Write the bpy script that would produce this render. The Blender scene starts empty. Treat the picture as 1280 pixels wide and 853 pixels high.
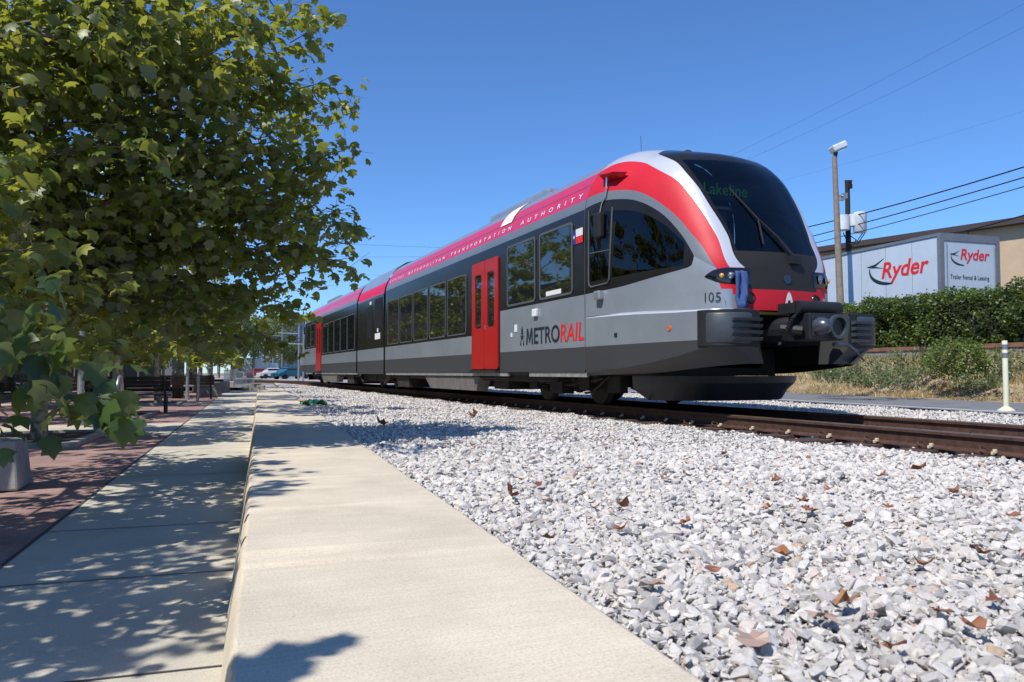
import bpy, bmesh, math, random
import numpy as np
from mathutils import Vector, Matrix
R = math.radians
random.seed(7); rng = np.random.default_rng(7)
SC = bpy.context.scene; COL = SC.collection
# ------------------------------------------------------------------ frame: X across the track, Y along it, Z up, rail top = 0
EYE = .547; FPX = 976.0
TH = math.atan(405/976.); PT = math.atan(39.5/976.)
c0, s0 = math.cos(TH), math.sin(TH)
WA = R(4.64)                                   # the walkway runs 4.64 degrees off the track
wd = Vector((math.sin(WA), math.cos(WA), 0)); wn = Vector((math.cos(WA), -math.sin(WA), 0))
def Q(a, b, z=0.0): return wn*a + wd*b + Vector((0, 0, z))      # a across the walkway, b along it
def P(x, y, D):                                                # a point of the place at a heading distance D
    r = (x-640)/FPX; u = -(y-426.5)/FPX
    fw = math.cos(PT)-u*math.sin(PT); up = math.sin(PT)+u*math.cos(PT); k = D/fw
    return Vector((k*(r*c0+fw*s0), k*(-r*s0+fw*c0), EYE+k*up))

# ------------------------------------------------------------------ materials
MATS = {}
def nodes(name):
    m = bpy.data.materials.new(name); m.use_nodes = True; nt = m.node_tree
    return m, nt, nt.nodes['Principled BSDF']
def L(nt, a, b): nt.links.new(a, b)
def mat(name, col, rough=.6, metal=0., noise=0., nscale=8., bump=0., bscale=60., spec=.5, coat=0., bdist=.01, alt=None):
    m, nt, b = nodes(name); MATS[name] = m
    b.inputs['Roughness'].default_value = rough; b.inputs['Metallic'].default_value = metal
    b.inputs['Specular IOR Level'].default_value = spec; b.inputs['Coat Weight'].default_value = coat
    b.inputs['Coat Roughness'].default_value = .08
    b.inputs['Base Color'].default_value = (*col, 1)
    tc = nt.nodes.new('ShaderNodeTexCoord')
    if noise > 0:
        n = nt.nodes.new('ShaderNodeTexNoise'); n.inputs['Scale'].default_value = nscale; n.inputs['Detail'].default_value = 6
        n.inputs['Roughness'].default_value = .65
        L(nt, tc.outputs['Object'], n.inputs['Vector'])
        rp = nt.nodes.new('ShaderNodeValToRGB'); rp.color_ramp.elements[0].position = .3; rp.color_ramp.elements[1].position = .7
        lo = [x*(1-noise) for x in col]; hi = [min(1, x*(1+noise)) for x in col]
        if alt: lo = alt
        rp.color_ramp.elements[0].color = (*lo, 1); rp.color_ramp.elements[1].color = (*hi, 1)
        L(nt, n.outputs['Fac'], rp.inputs[0]); L(nt, rp.outputs[0], b.inputs['Base Color'])
    if bump > 0:
        n2 = nt.nodes.new('ShaderNodeTexNoise'); n2.inputs['Scale'].default_value = bscale; n2.inputs['Detail'].default_value = 5
        L(nt, tc.outputs['Object'], n2.inputs['Vector'])
        bp = nt.nodes.new('ShaderNodeBump'); bp.inputs['Strength'].default_value = bump; bp.inputs['Distance'].default_value = bdist
        L(nt, n2.outputs['Fac'], bp.inputs['Height']); L(nt, bp.outputs[0], b.inputs['Normal'])
    return m
M_silver = mat('silver_paint', (.32, .355, .39), .3, .35, noise=.10, nscale=1.2, coat=.35)
M_bright = mat('bright_silver_paint', (.60, .62, .65), .3, .25, noise=.03, nscale=1.5, coat=.4)  # lighter silver; on the fairing ledge it paints in a highlight
M_midgrey = mat('mid_grey_paint', (.17, .19, .205), .35, .15, noise=.05, nscale=2, coat=.2)
M_dkgrey = mat('dark_grey_paint', (.034, .037, .042), .5, noise=.3, nscale=3.5, coat=.0, alt=(.052, .049, .045))
M_red = mat('red_paint', (.56, .012, .025), .5, noise=.05, nscale=2, coat=0, spec=.35)
M_band = mat('sky_tinted_red_paint', (.58, .022, .085), .36, noise=.06, nscale=2, coat=.3)  # band red with the pink of the reflected sky put into its colour
M_door = mat('door_red_paint', (.44, .008, .008), .35, noise=.06, nscale=3, coat=.3)
M_black = mat('black_window_band', (.014, .013, .011), .22, noise=.2, nscale=2, spec=.35)
M_rubber = mat('black_rubber', (.012, .012, .013), .6)
M_under = mat('sooty_underframe', (.028, .022, .018), .75, noise=.5, nscale=5, bump=.4, bscale=30)
M_plow = mat('dark_deflector_paint', (.016, .018, .021), .45, noise=.3, nscale=4)
M_bumper = mat('slate_bumper_paint', (.05, .06, .07), .42, noise=.15, nscale=6)
M_alu = mat('dull_aluminium', (.42, .41, .39), .45, .5, noise=.35, nscale=9)
M_chrome = mat('chrome', (.7, .7, .72), .12, 1.)
M_frame = mat('window_frame_grey', (.11, .115, .12), .4, .2)
M_gold = mat('lens_amber', (.8, .3, .03), .1, spec=.8)
M_lens = mat('lens_grey', (.25, .27, .3), .06, .6)
M_hlbody = mat('headlight_black', (.008, .008, .01), .06, spec=.8)
M_white = mat('white_paint', (.78, .78, .76), .5, noise=.05, nscale=3)
M_blue = mat('blue_cloth', (.03, .07, .2), .8, noise=.3, nscale=20)
M_navy = mat('flag_blue', (.02, .04, .2), .5)
M_txtdk = mat('dark_lettering', (.012, .02, .03), .5)
M_txtred = mat('red_lettering', (.7, .02, .02), .5)
M_txtwh = mat('white_lettering', (.8, .8, .8), .5)
M_rust = mat('rusty_steel', (.085, .042, .03), .7, .2, noise=.4, nscale=12, bump=.3, bscale=50, bdist=.003)
M_railtop = mat('worn_rail_head', (.22, .17, .13), .38, .7, noise=.2, nscale=10)
M_tie = mat('weathered_tie', (.075, .045, .035), .9, noise=.4, nscale=9, bump=.5, bscale=40)
M_insul = mat('cream_insulator', (.62, .52, .36), .6, noise=.2, nscale=30)
M_trunk = None
M_limb = mat('dark_limb_bark', (.13, .11, .08), .85, noise=.35, nscale=8)
M_wood = mat('dark_bench_slats', (.035, .028, .024), .6, noise=.3, nscale=8)
M_iron = mat('black_iron', (.02, .021, .022), .5, .3)
M_cone = mat('greased_steel', (.10, .115, .13), .3, .6, noise=.3, nscale=20)
M_galv = mat('galvanised_steel', (.42, .44, .45), .42, .7, noise=.12, nscale=15)
M_polegrey = mat('weathered_pole', (.25, .20, .155), .8, noise=.25, nscale=6)
M_utpole = mat('creosote_pole', (.018, .015, .013), .85, noise=.3, nscale=6)
M_boxgrey = mat('transformer_grey', (.62, .64, .66), .5, noise=.08, nscale=3)
M_wire = mat('wire_black', (.012, .012, .012), .6)
M_trailer = mat('trailer_white', (.50, .57, .64), .4, noise=.07, nscale=.8, coat=.15)
M_trframe = mat('trailer_frame_grey', (.2, .215, .235), .45, .3, noise=.12, nscale=3)
M_tan = mat('tan_stucco', (.50, .37, .24), .85, noise=.12, nscale=.7, bump=.2, bscale=30)
M_brown = mat('brown_roof_edge', (.055, .04, .035), .6)
M_bollard = mat('cream_plastic_post', (.66, .66, .48), .5, noise=.06, nscale=10)
M_greyband = mat('grey_reflective_band', (.16, .19, .22), .4)
M_lowwall = mat('grey_block_wall', (.24, .22, .2), .9, noise=.25, nscale=3, bump=.3, bscale=30)
M_timber = mat('brown_timber_coping', (.22, .11, .07), .9, noise=.35, nscale=5)
M_glassdk = mat('dark_storefront_glass', (.02, .025, .03), .08, spec=.8)
M_store = mat('storefront_brown', (.07, .055, .05), .7, noise=.2, nscale=2)
M_storeg = mat('storefront_grey', (.20, .20, .21), .7, noise=.15, nscale=2)
M_awning = mat('maroon_awning', (.16, .02, .02), .7)
M_soil = mat('mulch', (.05, .035, .028), .95, noise=.5, nscale=30, bump=.8, bscale=60)
M_plant_c = mat('planter_concrete', (.34, .33, .31), .9, noise=.22, nscale=5, bump=.25, bscale=50)

def glassm(name, tint, ior=1.6):
    m, nt, b = nodes(name); MATS[name] = m
    out = nt.nodes['Material Output']; nt.nodes.remove(b)
    t = nt.nodes.new('ShaderNodeBsdfTransparent'); t.inputs[0].default_value = (*tint, 1)
    g = nt.nodes.new('ShaderNodeBsdfGlossy'); g.inputs['Roughness'].default_value = .015
    fr = nt.nodes.new('ShaderNodeFresnel'); fr.inputs['IOR'].default_value = ior
    mx = nt.nodes.new('ShaderNodeMixShader'); L(nt, fr.outputs[0], mx.inputs[0]); L(nt, t.outputs[0], mx.inputs[1]); L(nt, g.outputs[0], mx.inputs[2])
    L(nt, mx.outputs[0], out.inputs[0]); return m
M_wind = glassm('tinted_windscreen', (.42, .48, .52), 1.6)
M_sideglass = glassm('tinted_cab_glass', (.10, .11, .10), 1.5)
# passenger glass: dark, mirror-like
m, nt, b = nodes('passenger_glass'); M_glass = m
b.inputs['Base Color'].default_value = (.012, .015, .013, 1); b.inputs['Roughness'].default_value = .02
b.inputs['IOR'].default_value = 2.1
nz = nt.nodes.new('ShaderNodeTexNoise'); nz.inputs['Scale'].default_value = 1.1
tc = nt.nodes.new('ShaderNodeTexCoord'); L(nt, tc.outputs['Object'], nz.inputs[0])
bp = nt.nodes.new('ShaderNodeBump'); bp.inputs['Strength'].default_value = .05; bp.inputs['Distance'].default_value = .02
L(nt, nz.outputs[0], bp.inputs['Height']); L(nt, bp.outputs[0], b.inputs['Normal'])
m, nt, b = nodes('led_text'); M_led = m
b.inputs['Base Color'].default_value = (.02, .10, .02, 1); b.inputs['Emission Color'].default_value = (.12, .55, .10, 1); b.inputs['Emission Strength'].default_value = .12

def concrete(name, col, dark, broom=0., joint=None, wear=.5):
    m, nt, b = nodes(name); b.inputs['Roughness'].default_value = .9; b.inputs['Specular IOR Level'].default_value = .25
    tc = nt.nodes.new('ShaderNodeTexCoord')
    n1 = nt.nodes.new('ShaderNodeTexNoise'); n1.inputs['Scale'].default_value = 1.7; n1.inputs['Detail'].default_value = 8; n1.inputs['Roughness'].default_value = .6
    L(nt, tc.outputs['Object'], n1.inputs[0])
    r1 = nt.nodes.new('ShaderNodeValToRGB'); r1.color_ramp.elements[0].position = .36; r1.color_ramp.elements[1].position = .62
    r1.color_ramp.elements[0].color = (*dark, 1); r1.color_ramp.elements[1].color = (*col, 1); L(nt, n1.outputs[0], r1.inputs[0])
    n2 = nt.nodes.new('ShaderNodeTexNoise'); n2.inputs['Scale'].default_value = 130; n2.inputs['Detail'].default_value = 4
    L(nt, tc.outputs['Object'], n2.inputs[0])
    mp = nt.nodes.new('ShaderNodeMapping'); mp.inputs['Scale'].default_value = (4, 260, 4); L(nt, tc.outputs['Object'], mp.inputs[0])
    n3 = nt.nodes.new('ShaderNodeTexNoise'); n3.inputs['Scale'].default_value = 1; n3.inputs['Detail'].default_value = 3; n3.inputs['Distortion'].default_value = .3
    L(nt, mp.outputs[0], n3.inputs[0])
    mx = nt.nodes.new('ShaderNodeMix'); mx.data_type = 'RGBA'; mx.blend_type = 'MULTIPLY'; mx.inputs[0].default_value = .55
    r2 = nt.nodes.new('ShaderNodeValToRGB'); r2.color_ramp.elements[0].position = .32; r2.color_ramp.elements[0].color = (.62, .6, .58, 1); r2.color_ramp.elements[1].position = .55
    L(nt, n2.outputs[0], r2.inputs[0]); L(nt, r1.outputs[0], mx.inputs['A']); L(nt, r2.outputs[0], mx.inputs['B'])
    mx2 = nt.nodes.new('ShaderNodeMix'); mx2.data_type = 'RGBA'; mx2.blend_type = 'MULTIPLY'; mx2.inputs[0].default_value = broom*.5
    r3 = nt.nodes.new('ShaderNodeValToRGB'); r3.color_ramp.elements[0].position = .35; r3.color_ramp.elements[0].color = (.7, .68, .65, 1); r3.color_ramp.elements[1].position = .6
    L(nt, n3.outputs[0], r3.inputs[0]); L(nt, mx.outputs['Result'], mx2.inputs['A']); L(nt, r3.outputs[0], mx2.inputs['B'])
    # small dark pits
    vo = nt.nodes.new('ShaderNodeTexVoronoi'); vo.inputs['Scale'].default_value = 9; L(nt, tc.outputs['Object'], vo.inputs['Vector'])
    rp = nt.nodes.new('ShaderNodeValToRGB'); rp.color_ramp.elements[0].position = .018; rp.color_ramp.elements[0].color = (.25, .23, .2, 1); rp.color_ramp.elements[1].position = .03
    L(nt, vo.outputs['Distance'], rp.inputs[0])
    mx3 = nt.nodes.new('ShaderNodeMix'); mx3.data_type = 'RGBA'; mx3.blend_type = 'MULTIPLY'; mx3.inputs[0].default_value = .8
    L(nt, mx2.outputs['Result'], mx3.inputs['A']); L(nt, rp.outputs[0], mx3.inputs['B']); L(nt, mx3.outputs['Result'], b.inputs['Base Color'])
    ad = nt.nodes.new('ShaderNodeMath'); ad.operation = 'MULTIPLY_ADD'; ad.inputs[1].default_value = broom; L(nt, n3.outputs[0], ad.inputs[0]); L(nt, n2.outputs[0], ad.inputs[2])
    bp = nt.nodes.new('ShaderNodeBump'); bp.inputs['Strength'].default_value = .45; bp.inputs['Distance'].default_value = .003
    L(nt, ad.outputs[0], bp.inputs['Height']); L(nt, bp.outputs[0], b.inputs['Normal']); return m
M_wall = concrete('broom_finished_concrete', (.72, .635, .49), (.60, .53, .41), broom=.7)
M_walk = concrete('walk_concrete', (.62, .575, .46), (.52, .485, .40), broom=.4)
M_block = concrete('block_concrete', (.45, .42, .36), (.33, .31, .27), broom=.1)

m, nt, b = nodes('brick_pavers'); M_brick = m
b.inputs['Roughness'].default_value = .9
tc = nt.nodes.new('ShaderNodeTexCoord'); br = nt.nodes.new('ShaderNodeTexBrick')
br.inputs['Scale'].default_value = 5; br.inputs['Color1'].default_value = (.36, .225, .195, 1); br.inputs['Color2'].default_value = (.30, .185, .165, 1)
br.inputs['Mortar'].default_value = (.2, .15, .13, 1); br.inputs['Mortar Size'].default_value = .012
L(nt, tc.outputs['Object'], br.inputs['Vector'])
n = nt.nodes.new('ShaderNodeTexNoise'); n.inputs['Scale'].default_value = 3; n.inputs['Detail'].default_value = 6; L(nt, tc.outputs['Object'], n.inputs[0])
mx = nt.nodes.new('ShaderNodeMix'); mx.data_type = 'RGBA'; mx.blend_type = 'MULTIPLY'; mx.inputs[0].default_value = .6
L(nt, br.outputs['Color'], mx.inputs['A']); L(nt, n.outputs['Fac'], mx.inputs['B'])
mx.blend_type = 'OVERLAY'; L(nt, mx.outputs['Result'], b.inputs['Base Color'])
M_asph = mat('asphalt', (.17, .17, .175), .9, noise=.2, nscale=2, bump=.3, bscale=120)
M_street = mat('pale_street', (.34, .31, .28), .9, noise=.2, nscale=1)
M_verge = mat('dry_earth_verge', (.36, .27, .17), .95, noise=.3, nscale=4, bump=.5, bscale=25, bdist=.03)
M_dust = mat('ballast_fines', (.33, .31, .30), .95, noise=.45, nscale=60, bump=.9, bscale=70, bdist=.02)
M_ground = mat('far_ground', (.22, .19, .15), .95, noise=.2, nscale=.1)

# stone material: one tone per stone + speckle
m, nt, b = nodes('pale_ballast_stone'); M_stone = m
b.inputs['Roughness'].default_value = .85; b.inputs['Specular IOR Level'].default_value = .3
at = nt.nodes.new('ShaderNodeAttribute'); at.attribute_name = 'tone'
rp = nt.nodes.new('ShaderNodeValToRGB'); els = rp.color_ramp.elements
els[0].position = 0; els[0].color = (.36, .34, .325, 1); els[1].position = 1; els[1].color = (.55, .40, .27, 1)
for p_, c_ in ((.08, (.49, .465, .43)), (.3, (.61, .575, .53)), (.6, (.67, .635, .585)), (.88, (.72, .68, .62)), (.95, (.68, .61, .53)), (.975, (.62, .52, .48))):
    e = els.new(p_); e.color = (*c_, 1)
L(nt, at.outputs['Fac'], rp.inputs[0])
tc = nt.nodes.new('ShaderNodeTexCoord'); n = nt.nodes.new('ShaderNodeTexNoise'); n.inputs['Scale'].default_value = 55; n.inputs['Detail'].default_value = 9; n.inputs['Roughness'].default_value = .78
L(nt, tc.outputs['Object'], n.inputs[0])
r2 = nt.nodes.new('ShaderNodeValToRGB'); r2.color_ramp.elements[0].position = .3; r2.color_ramp.elements[0].color = (.70, .68, .67, 1); r2.color_ramp.elements[1].position = .55; L(nt, n.outputs[0], r2.inputs[0])
mx = nt.nodes.new('ShaderNodeMix'); mx.data_type = 'RGBA'; mx.blend_type = 'MULTIPLY'; mx.inputs[0].default_value = .8
L(nt, rp.outputs[0], mx.inputs['A']); L(nt, r2.outputs[0], mx.inputs['B']); L(nt, mx.outputs['Result'], b.inputs['Base Color'])
bp = nt.nodes.new('ShaderNodeBump'); bp.inputs['Strength'].default_value = .9; bp.inputs['Distance'].default_value = .007
L(nt, n.outputs[0], bp.inputs['Height']); L(nt, bp.outputs[0], b.inputs['Normal'])

def leafmat(name, cols, back, trans=.35, tcol=(.30, .36, .05)):
    m, nt, b = nodes(name); out = nt.nodes['Material Output']
    at = nt.nodes.new('ShaderNodeAttribute'); at.attribute_name = 'tone'
    rp = nt.nodes.new('ShaderNodeValToRGB'); rp.color_ramp.elements[0].color = (*cols[0], 1); rp.color_ramp.elements[1].color = (*cols[-1], 1)
    for i, c_ in enumerate(cols[1:-1]):
        e = rp.color_ramp.elements.new((i+1)/(len(cols)-1)); e.color = (*c_, 1)
    L(nt, at.outputs['Fac'], rp.inputs[0])
    g = nt.nodes.new('ShaderNodeNewGeometry'); mx = nt.nodes.new('ShaderNodeMix'); mx.data_type = 'RGBA'
    L(nt, g.outputs['Backfacing'], mx.inputs[0]); L(nt, rp.outputs[0], mx.inputs['A']); mx.inputs['B'].default_value = (*back, 1)
    L(nt, mx.outputs['Result'], b.inputs['Base Color']); b.inputs['Roughness'].default_value = .42; b.inputs['Specular IOR Level'].default_value = .5
    t = nt.nodes.new('ShaderNodeBsdfTranslucent'); t.inputs[0].default_value = (*tcol, 1)
    ms = nt.nodes.new('ShaderNodeMixShader'); ms.inputs[0].default_value = trans
    L(nt, b.outputs[0], ms.inputs[1]); L(nt, t.outputs[0], ms.inputs[2]); L(nt, ms.outputs[0], out.inputs[0]); return m
M_leaf = leafmat('plane_tree_leaf', [(.016, .038, .011), (.055, .098, .018), (.14, .185, .032), (.36, .37, .07), (.58, .50, .12)], (.15, .165, .08), .36, (.56, .60, .06))
M_lowleaf = leafmat('shaded_branch_leaf', [(.02, .045, .014), (.04, .08, .018), (.10, .13, .03), (.22, .20, .07)], (.11, .135, .06), .25, (.25, .36, .04))  # darker copy of the tree leaf, canopy shade put into its colours
M_hedge = leafmat('hedge_leaf', [(.02, .04, .014), (.05, .09, .02), (.09, .15, .03), (.16, .22, .05)], (.09, .13, .05), .28)
M_fleaf = leafmat('far_leaf', [(.03, .05, .02), (.06, .09, .03), (.10, .13, .04)], (.08, .11, .05), .2)
M_weed = leafmat('weed_leaf', [(.10, .14, .06), (.14, .18, .08), (.2, .21, .1)], (.14, .17, .09), .25)
M_bush = leafmat('bush_leaf', [(.06, .11, .02), (.11, .18, .03), (.17, .24, .04)], (.12, .17, .05), .3)
M_grass = leafmat('dry_grass_blade', [(.34, .27, .12), (.46, .36, .18), (.50, .42, .22), (.22, .26, .10), (.13, .20, .07)], (.4, .3, .14), .25, (.5, .4, .15))
M_dryleaf = leafmat('dry_brown_leaf', [(.20, .07, .03), (.32, .13, .06), (.42, .22, .10)], (.38, .26, .18), .15, (.4, .2, .08))
M_tanleaf = leafmat('pale_tan_leaf', [(.36, .25, .19), (.42, .30, .23)], (.44, .32, .25), .05, (.4, .25, .1))
# bark
m, nt, b = nodes('mottled_plane_bark'); M_trunk = m
b.inputs['Roughness'].default_value = .85
tc = nt.nodes.new('ShaderNodeTexCoord'); vo = nt.nodes.new('ShaderNodeTexNoise'); vo.inputs['Scale'].default_value = 6; vo.inputs['Detail'].default_value = 3; vo.inputs['Distortion'].default_value = 1
L(nt, tc.outputs['Object'], vo.inputs[0]); rp = nt.nodes.new('ShaderNodeValToRGB'); rp.color_ramp.elements[0].position = .42; rp.color_ramp.elements[1].position = .58
rp.color_ramp.elements[0].color = (.17, .14, .10, 1); rp.color_ramp.elements[1].color = (.42, .38, .30, 1)
L(nt, vo.outputs[0], rp.inputs[0]); L(nt, rp.outputs[0], b.inputs['Base Color'])

# ------------------------------------------------------------------ object helpers
def tag(o, label=None, cat=None, group=None, kind=None):
    if label: o['label'] = label
    if cat: o['category'] = cat
    if group: o['group'] = group
    if kind: o['kind'] = kind
    return o
def link(name, me, parent=None, loc=None):
    o = bpy.data.objects.new(name, me); COL.objects.link(o)
    if parent is not None: o.parent = parent
    if loc is not None: o.location = loc
    return o
def empty(name, loc, label, cat, group=None, rz=0):
    o = bpy.data.objects.new(name, None); COL.objects.link(o); o.location = loc; o.rotation_euler.z = rz
    return tag(o, label, cat, group)
def mesh(name, V, F, mats, parent=None, fm=None, smooth=False, merge=0., org=None, recalc=False):
    me = bpy.data.meshes.new(name)
    if org is not None: V = [(v[0]-org[0], v[1]-org[1], v[2]-org[2]) for v in V]
    me.from_pydata([tuple(v) for v in V], [], F)
    for mm in (mats if isinstance(mats, (list, tuple)) else [mats]): me.materials.append(mm)
    if fm is not None: me.polygons.foreach_set('material_index', fm)
    if merge or recalc:
        bm = bmesh.new(); bm.from_mesh(me)
        if merge: bmesh.ops.remove_doubles(bm, verts=bm.verts, dist=merge)
        if recalc: bmesh.ops.recalc_face_normals(bm, faces=bm.faces)
        bm.to_mesh(me); bm.free()
    if smooth: me.polygons.foreach_set('use_smooth', [True]*len(me.polygons))
    me.update(); return link(name, me, parent)
class MB:
    def __init__(s): s.V = []; s.F = []; s.m = []
    def add(s, V, F, mi=0):
        n = len(s.V); s.V += [tuple(v) for v in V]; s.F += [tuple(i+n for i in f) for f in F]; s.m += [mi]*len(F)
    def box(s, x0, x1, y0, y1, z0, z1, mi=0, M=None):
        V = [Vector((x, y, z)) for z in (z0, z1) for y in (y0, y1) for x in (x0, x1)]
        if M is not None: V = [M @ v for v in V]
        s.add(V, [(0, 2, 3, 1), (4, 5, 7, 6), (0, 1, 5, 4), (2, 6, 7, 3), (0, 4, 6, 2), (1, 3, 7, 5)], mi)
    def tube(s, pts, rad, n=8, mi=0, cap=True):
        pts = [Vector(p) for p in pts]; rad = rad if isinstance(rad, (list, tuple)) else [rad]*len(pts)
        V = []; F = []; pu = None
        for i, p in enumerate(pts):
            d = (pts[min(i+1, len(pts)-1)]-pts[max(i-1, 0)]).normalized()
            u = d.cross(Vector((0, 0, 1))) if abs(d.z) < .95 else d.cross(Vector((0, 1, 0)))
            if pu is not None:
                u2 = pu - d*pu.dot(d)
                if u2.length > 1e-4: u = u2
            u.normalize(); pu = u; v = d.cross(u)
            for k in range(n):
                a = 2*math.pi*k/n; V.append(p+(u*math.cos(a)+v*math.sin(a))*rad[i])
        for i in range(len(pts)-1):
            for k in range(n): F.append((i*n+k, i*n+(k+1) % n, (i+1)*n+(k+1) % n, (i+1)*n+k))
        if cap: F.append(tuple(range(n-1, -1, -1))); F.append(tuple((len(pts)-1)*n+k for k in range(n)))
        s.add(V, F, mi)
    def build(s, name, mats, parent=None, smooth=False, org=None, bevel=0.):
        o = mesh(name, s.V, s.F, mats, parent, s.m, smooth, org=org, recalc=True)
        if bevel:
            b = o.modifiers.new('bevel', 'BEVEL'); b.width = bevel; b.segments = 2; b.limit_method = 'ANGLE'; b.angle_limit = R(40)
        if smooth:
            me = o.data; me.polygons.foreach_set('use_smooth', [True]*len(me.polygons))
            try: me.set_sharp_from_angle(angle=R(40))
            except Exception: pass
        return o
def npmesh(name, V, F, mats, parent=None, tone=None, smooth=False):
    """V (n,3) array, F (m,k) array of one polygon size"""
    me = bpy.data.meshes.new(name); n = len(V); mF, k = F.shape
    me.vertices.add(n); me.vertices.foreach_set('co', np.ascontiguousarray(V, dtype=np.float32).ravel())
    me.loops.add(mF*k); me.loops.foreach_set('vertex_index', F.astype(np.int32).ravel())
    me.polygons.add(mF); me.polygons.foreach_set('loop_start', np.arange(0, mF*k, k, dtype=np.int32)); me.polygons.foreach_set('loop_total', np.full(mF, k, dtype=np.int32))
    if smooth: me.polygons.foreach_set('use_smooth', np.ones(mF, dtype=bool))
    me.update(calc_edges=True); me.validate()
    if not smooth:
        me.polygons.foreach_set('use_smooth', np.zeros(len(me.polygons), dtype=bool))
    if tone is not None:
        a = me.attributes.new('tone', 'FLOAT', 'POINT'); a.data.foreach_set('value', np.ascontiguousarray(tone, dtype=np.float32))
    me.materials.append(mats); me.update()
    return link(name, me, parent)
def text(body, width, height, mats, parent, M, name='lettering', bold=.012, shear=0., space=1., ext=.002):
    cu = bpy.data.curves.new('t', 'FONT'); cu.body = body; cu.size = 1; cu.offset = bold; cu.shear = shear; cu.space_character = space; cu.extrude = 0.0
    o = bpy.data.objects.new('t', cu); COL.objects.link(o); bpy.context.view_layer.update()
    dg = bpy.context.evaluated_depsgraph_get(); me = bpy.data.meshes.new_from_object(o.evaluated_get(dg))
    bpy.data.objects.remove(o); xs = [v.co.x for v in me.vertices]; ys = [v.co.y for v in me.vertices]
    x0, x1, y0, y1 = min(xs), max(xs), min(ys), max(ys)
    if width is None: width = (x1-x0)*height/(y1-y0)
    for v in me.vertices:
        v.co = M @ Vector(((v.co.x-x0)/(x1-x0)*width, (v.co.y-y0)/(y1-y0)*height, 0))
    me.materials.clear(); me.materials.append(mats); me.name = name
    return link(name, me, parent)

# ================================================================== LIGHT, SKY, CAMERA
w = bpy.data.worlds.new('World'); SC.world = w; w.use_nodes = True
nt = w.node_tree; bg = nt.nodes['Background']; sky = nt.nodes.new('ShaderNodeTexSky'); sky.sky_type = 'NISHITA'
SUN = Vector((-.65, -.32, 1)).normalized()
sky.sun_disc = False; sky.sun_elevation = math.asin(SUN.z); sky.sun_rotation = math.atan2(SUN.x, SUN.y)
sky.air_density = 1.0; sky.dust_density = 0; sky.ozone_density = 6.0; sky.altitude = 0
tn_ = nt.nodes.new('ShaderNodeMix'); tn_.data_type = 'RGBA'; tn_.blend_type = 'MULTIPLY'; tn_.inputs[0].default_value = 1; tn_.inputs['B'].default_value = (.62, .85, 1.11, 1)
L(nt, sky.outputs[0], tn_.inputs['A']); L(nt, tn_.outputs['Result'], bg.inputs[0]); bg.inputs[1].default_value = .15
sl = bpy.data.lights.new('sun', 'SUN'); sl.energy = 5.0; sl.angle = R(.53); sl.color = (1, .955, .89)
so = bpy.data.objects.new('sun', sl); COL.objects.link(so); so.rotation_euler = SUN.to_track_quat('Z', 'Y').to_euler(); so.location = (0, 0, 30)
cam = bpy.data.cameras.new('camera'); co = bpy.data.objects.new('camera', cam); COL.objects.link(co); SC.camera = co
co.location = (0, 0, EYE); co.rotation_euler = (R(90)+PT, 0, -TH)
cam.sensor_width = 36; cam.lens = FPX/1280*36; cam.clip_start = .05; cam.clip_end = 3000
cam.dof.use_dof = True; cam.dof.focus_distance = 9.5; cam.dof.aperture_fstop = 8
SC.view_settings.view_transform = 'Standard'; SC.view_settings.look = 'None'; SC.view_settings.exposure = 0.; SC.view_settings.gamma = 1
SC.render.engine = 'CYCLES'; SC.cycles.max_bounces = 7; SC.cycles.transparent_max_bounces = 12; SC.cycles.use_denoising = True
SC.cycles.caustics_reflective = False; SC.cycles.caustics_refractive = False

# ================================================================== GROUND AND SETTING
def sheet(name, pts, m, kind='structure', sub=0):
    o = mesh(name, pts, [tuple(range(len(pts)))], m); tag(o, kind=kind); return o
sheet('ground', [(-900, -900, -.62), (900, -900, -.62), (900, 1500, -.62), (-900, 1500, -.62)], M_ground)
ZW = -.113; ZS = -.453
# walkway
def wq(al, b, z): return tuple(Q(al, b, z))
def a_left(b): return -1.2-.012*b
sheet('sidewalk', [wq(-.1, -6, ZS), wq(-.1, 46, ZS), wq(a_left(46), 46, ZS), wq(a_left(-6), -6, ZS)][::-1] and
      [wq(a_left(-6), -6, ZS), wq(-.1, -6, ZS), wq(-.1, 46, ZS), wq(a_left(46), 46, ZS)], M_walk)
sheet('brick_paving', [wq(-30, -6, ZS-.008), wq(a_left(-6)+.02, -6, ZS-.008), wq(a_left(46)+.02, 46, ZS-.008), wq(-30, 46, ZS-.008)], M_brick)
# joints in the walk: shallow dark grooves
jb = MB()
for i in range(32):
    b = .15+i*1.36
    jb.add([Q(a_left(b), b, ZS+.004), Q(-.105, b, ZS+.004), Q(-.105, b+.012, ZS+.004), Q(a_left(b), b+.012, ZS+.004)], [(0, 1, 2, 3)])
jb.add([Q(a_left(-6)-.012, -6, ZS+.0035), Q(a_left(-6)+.012, -6, ZS+.0035), Q(a_left(46)+.012, 46, ZS+.0035), Q(a_left(46)-.012, 46, ZS+.0035)], [(0, 1, 2, 3)])
o = jb.build('sidewalk_joints', mat('joint_dirt', (.07, .065, .06), .95)); tag(o, kind='structure')
cp = MB()
for (b0, b1) in ((13.6, 16.8), (27, 28.4)):
    cp.add([Q(-14, b0, ZS+.002), Q(a_left(b0)-.02, b0, ZS+.002), Q(a_left(b1)-.02, b1, ZS+.002), Q(-14, b1, ZS+.002)], [(0, 1, 2, 3)])
tag(cp.build('cross_path', M_walk), kind='structure')
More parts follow.
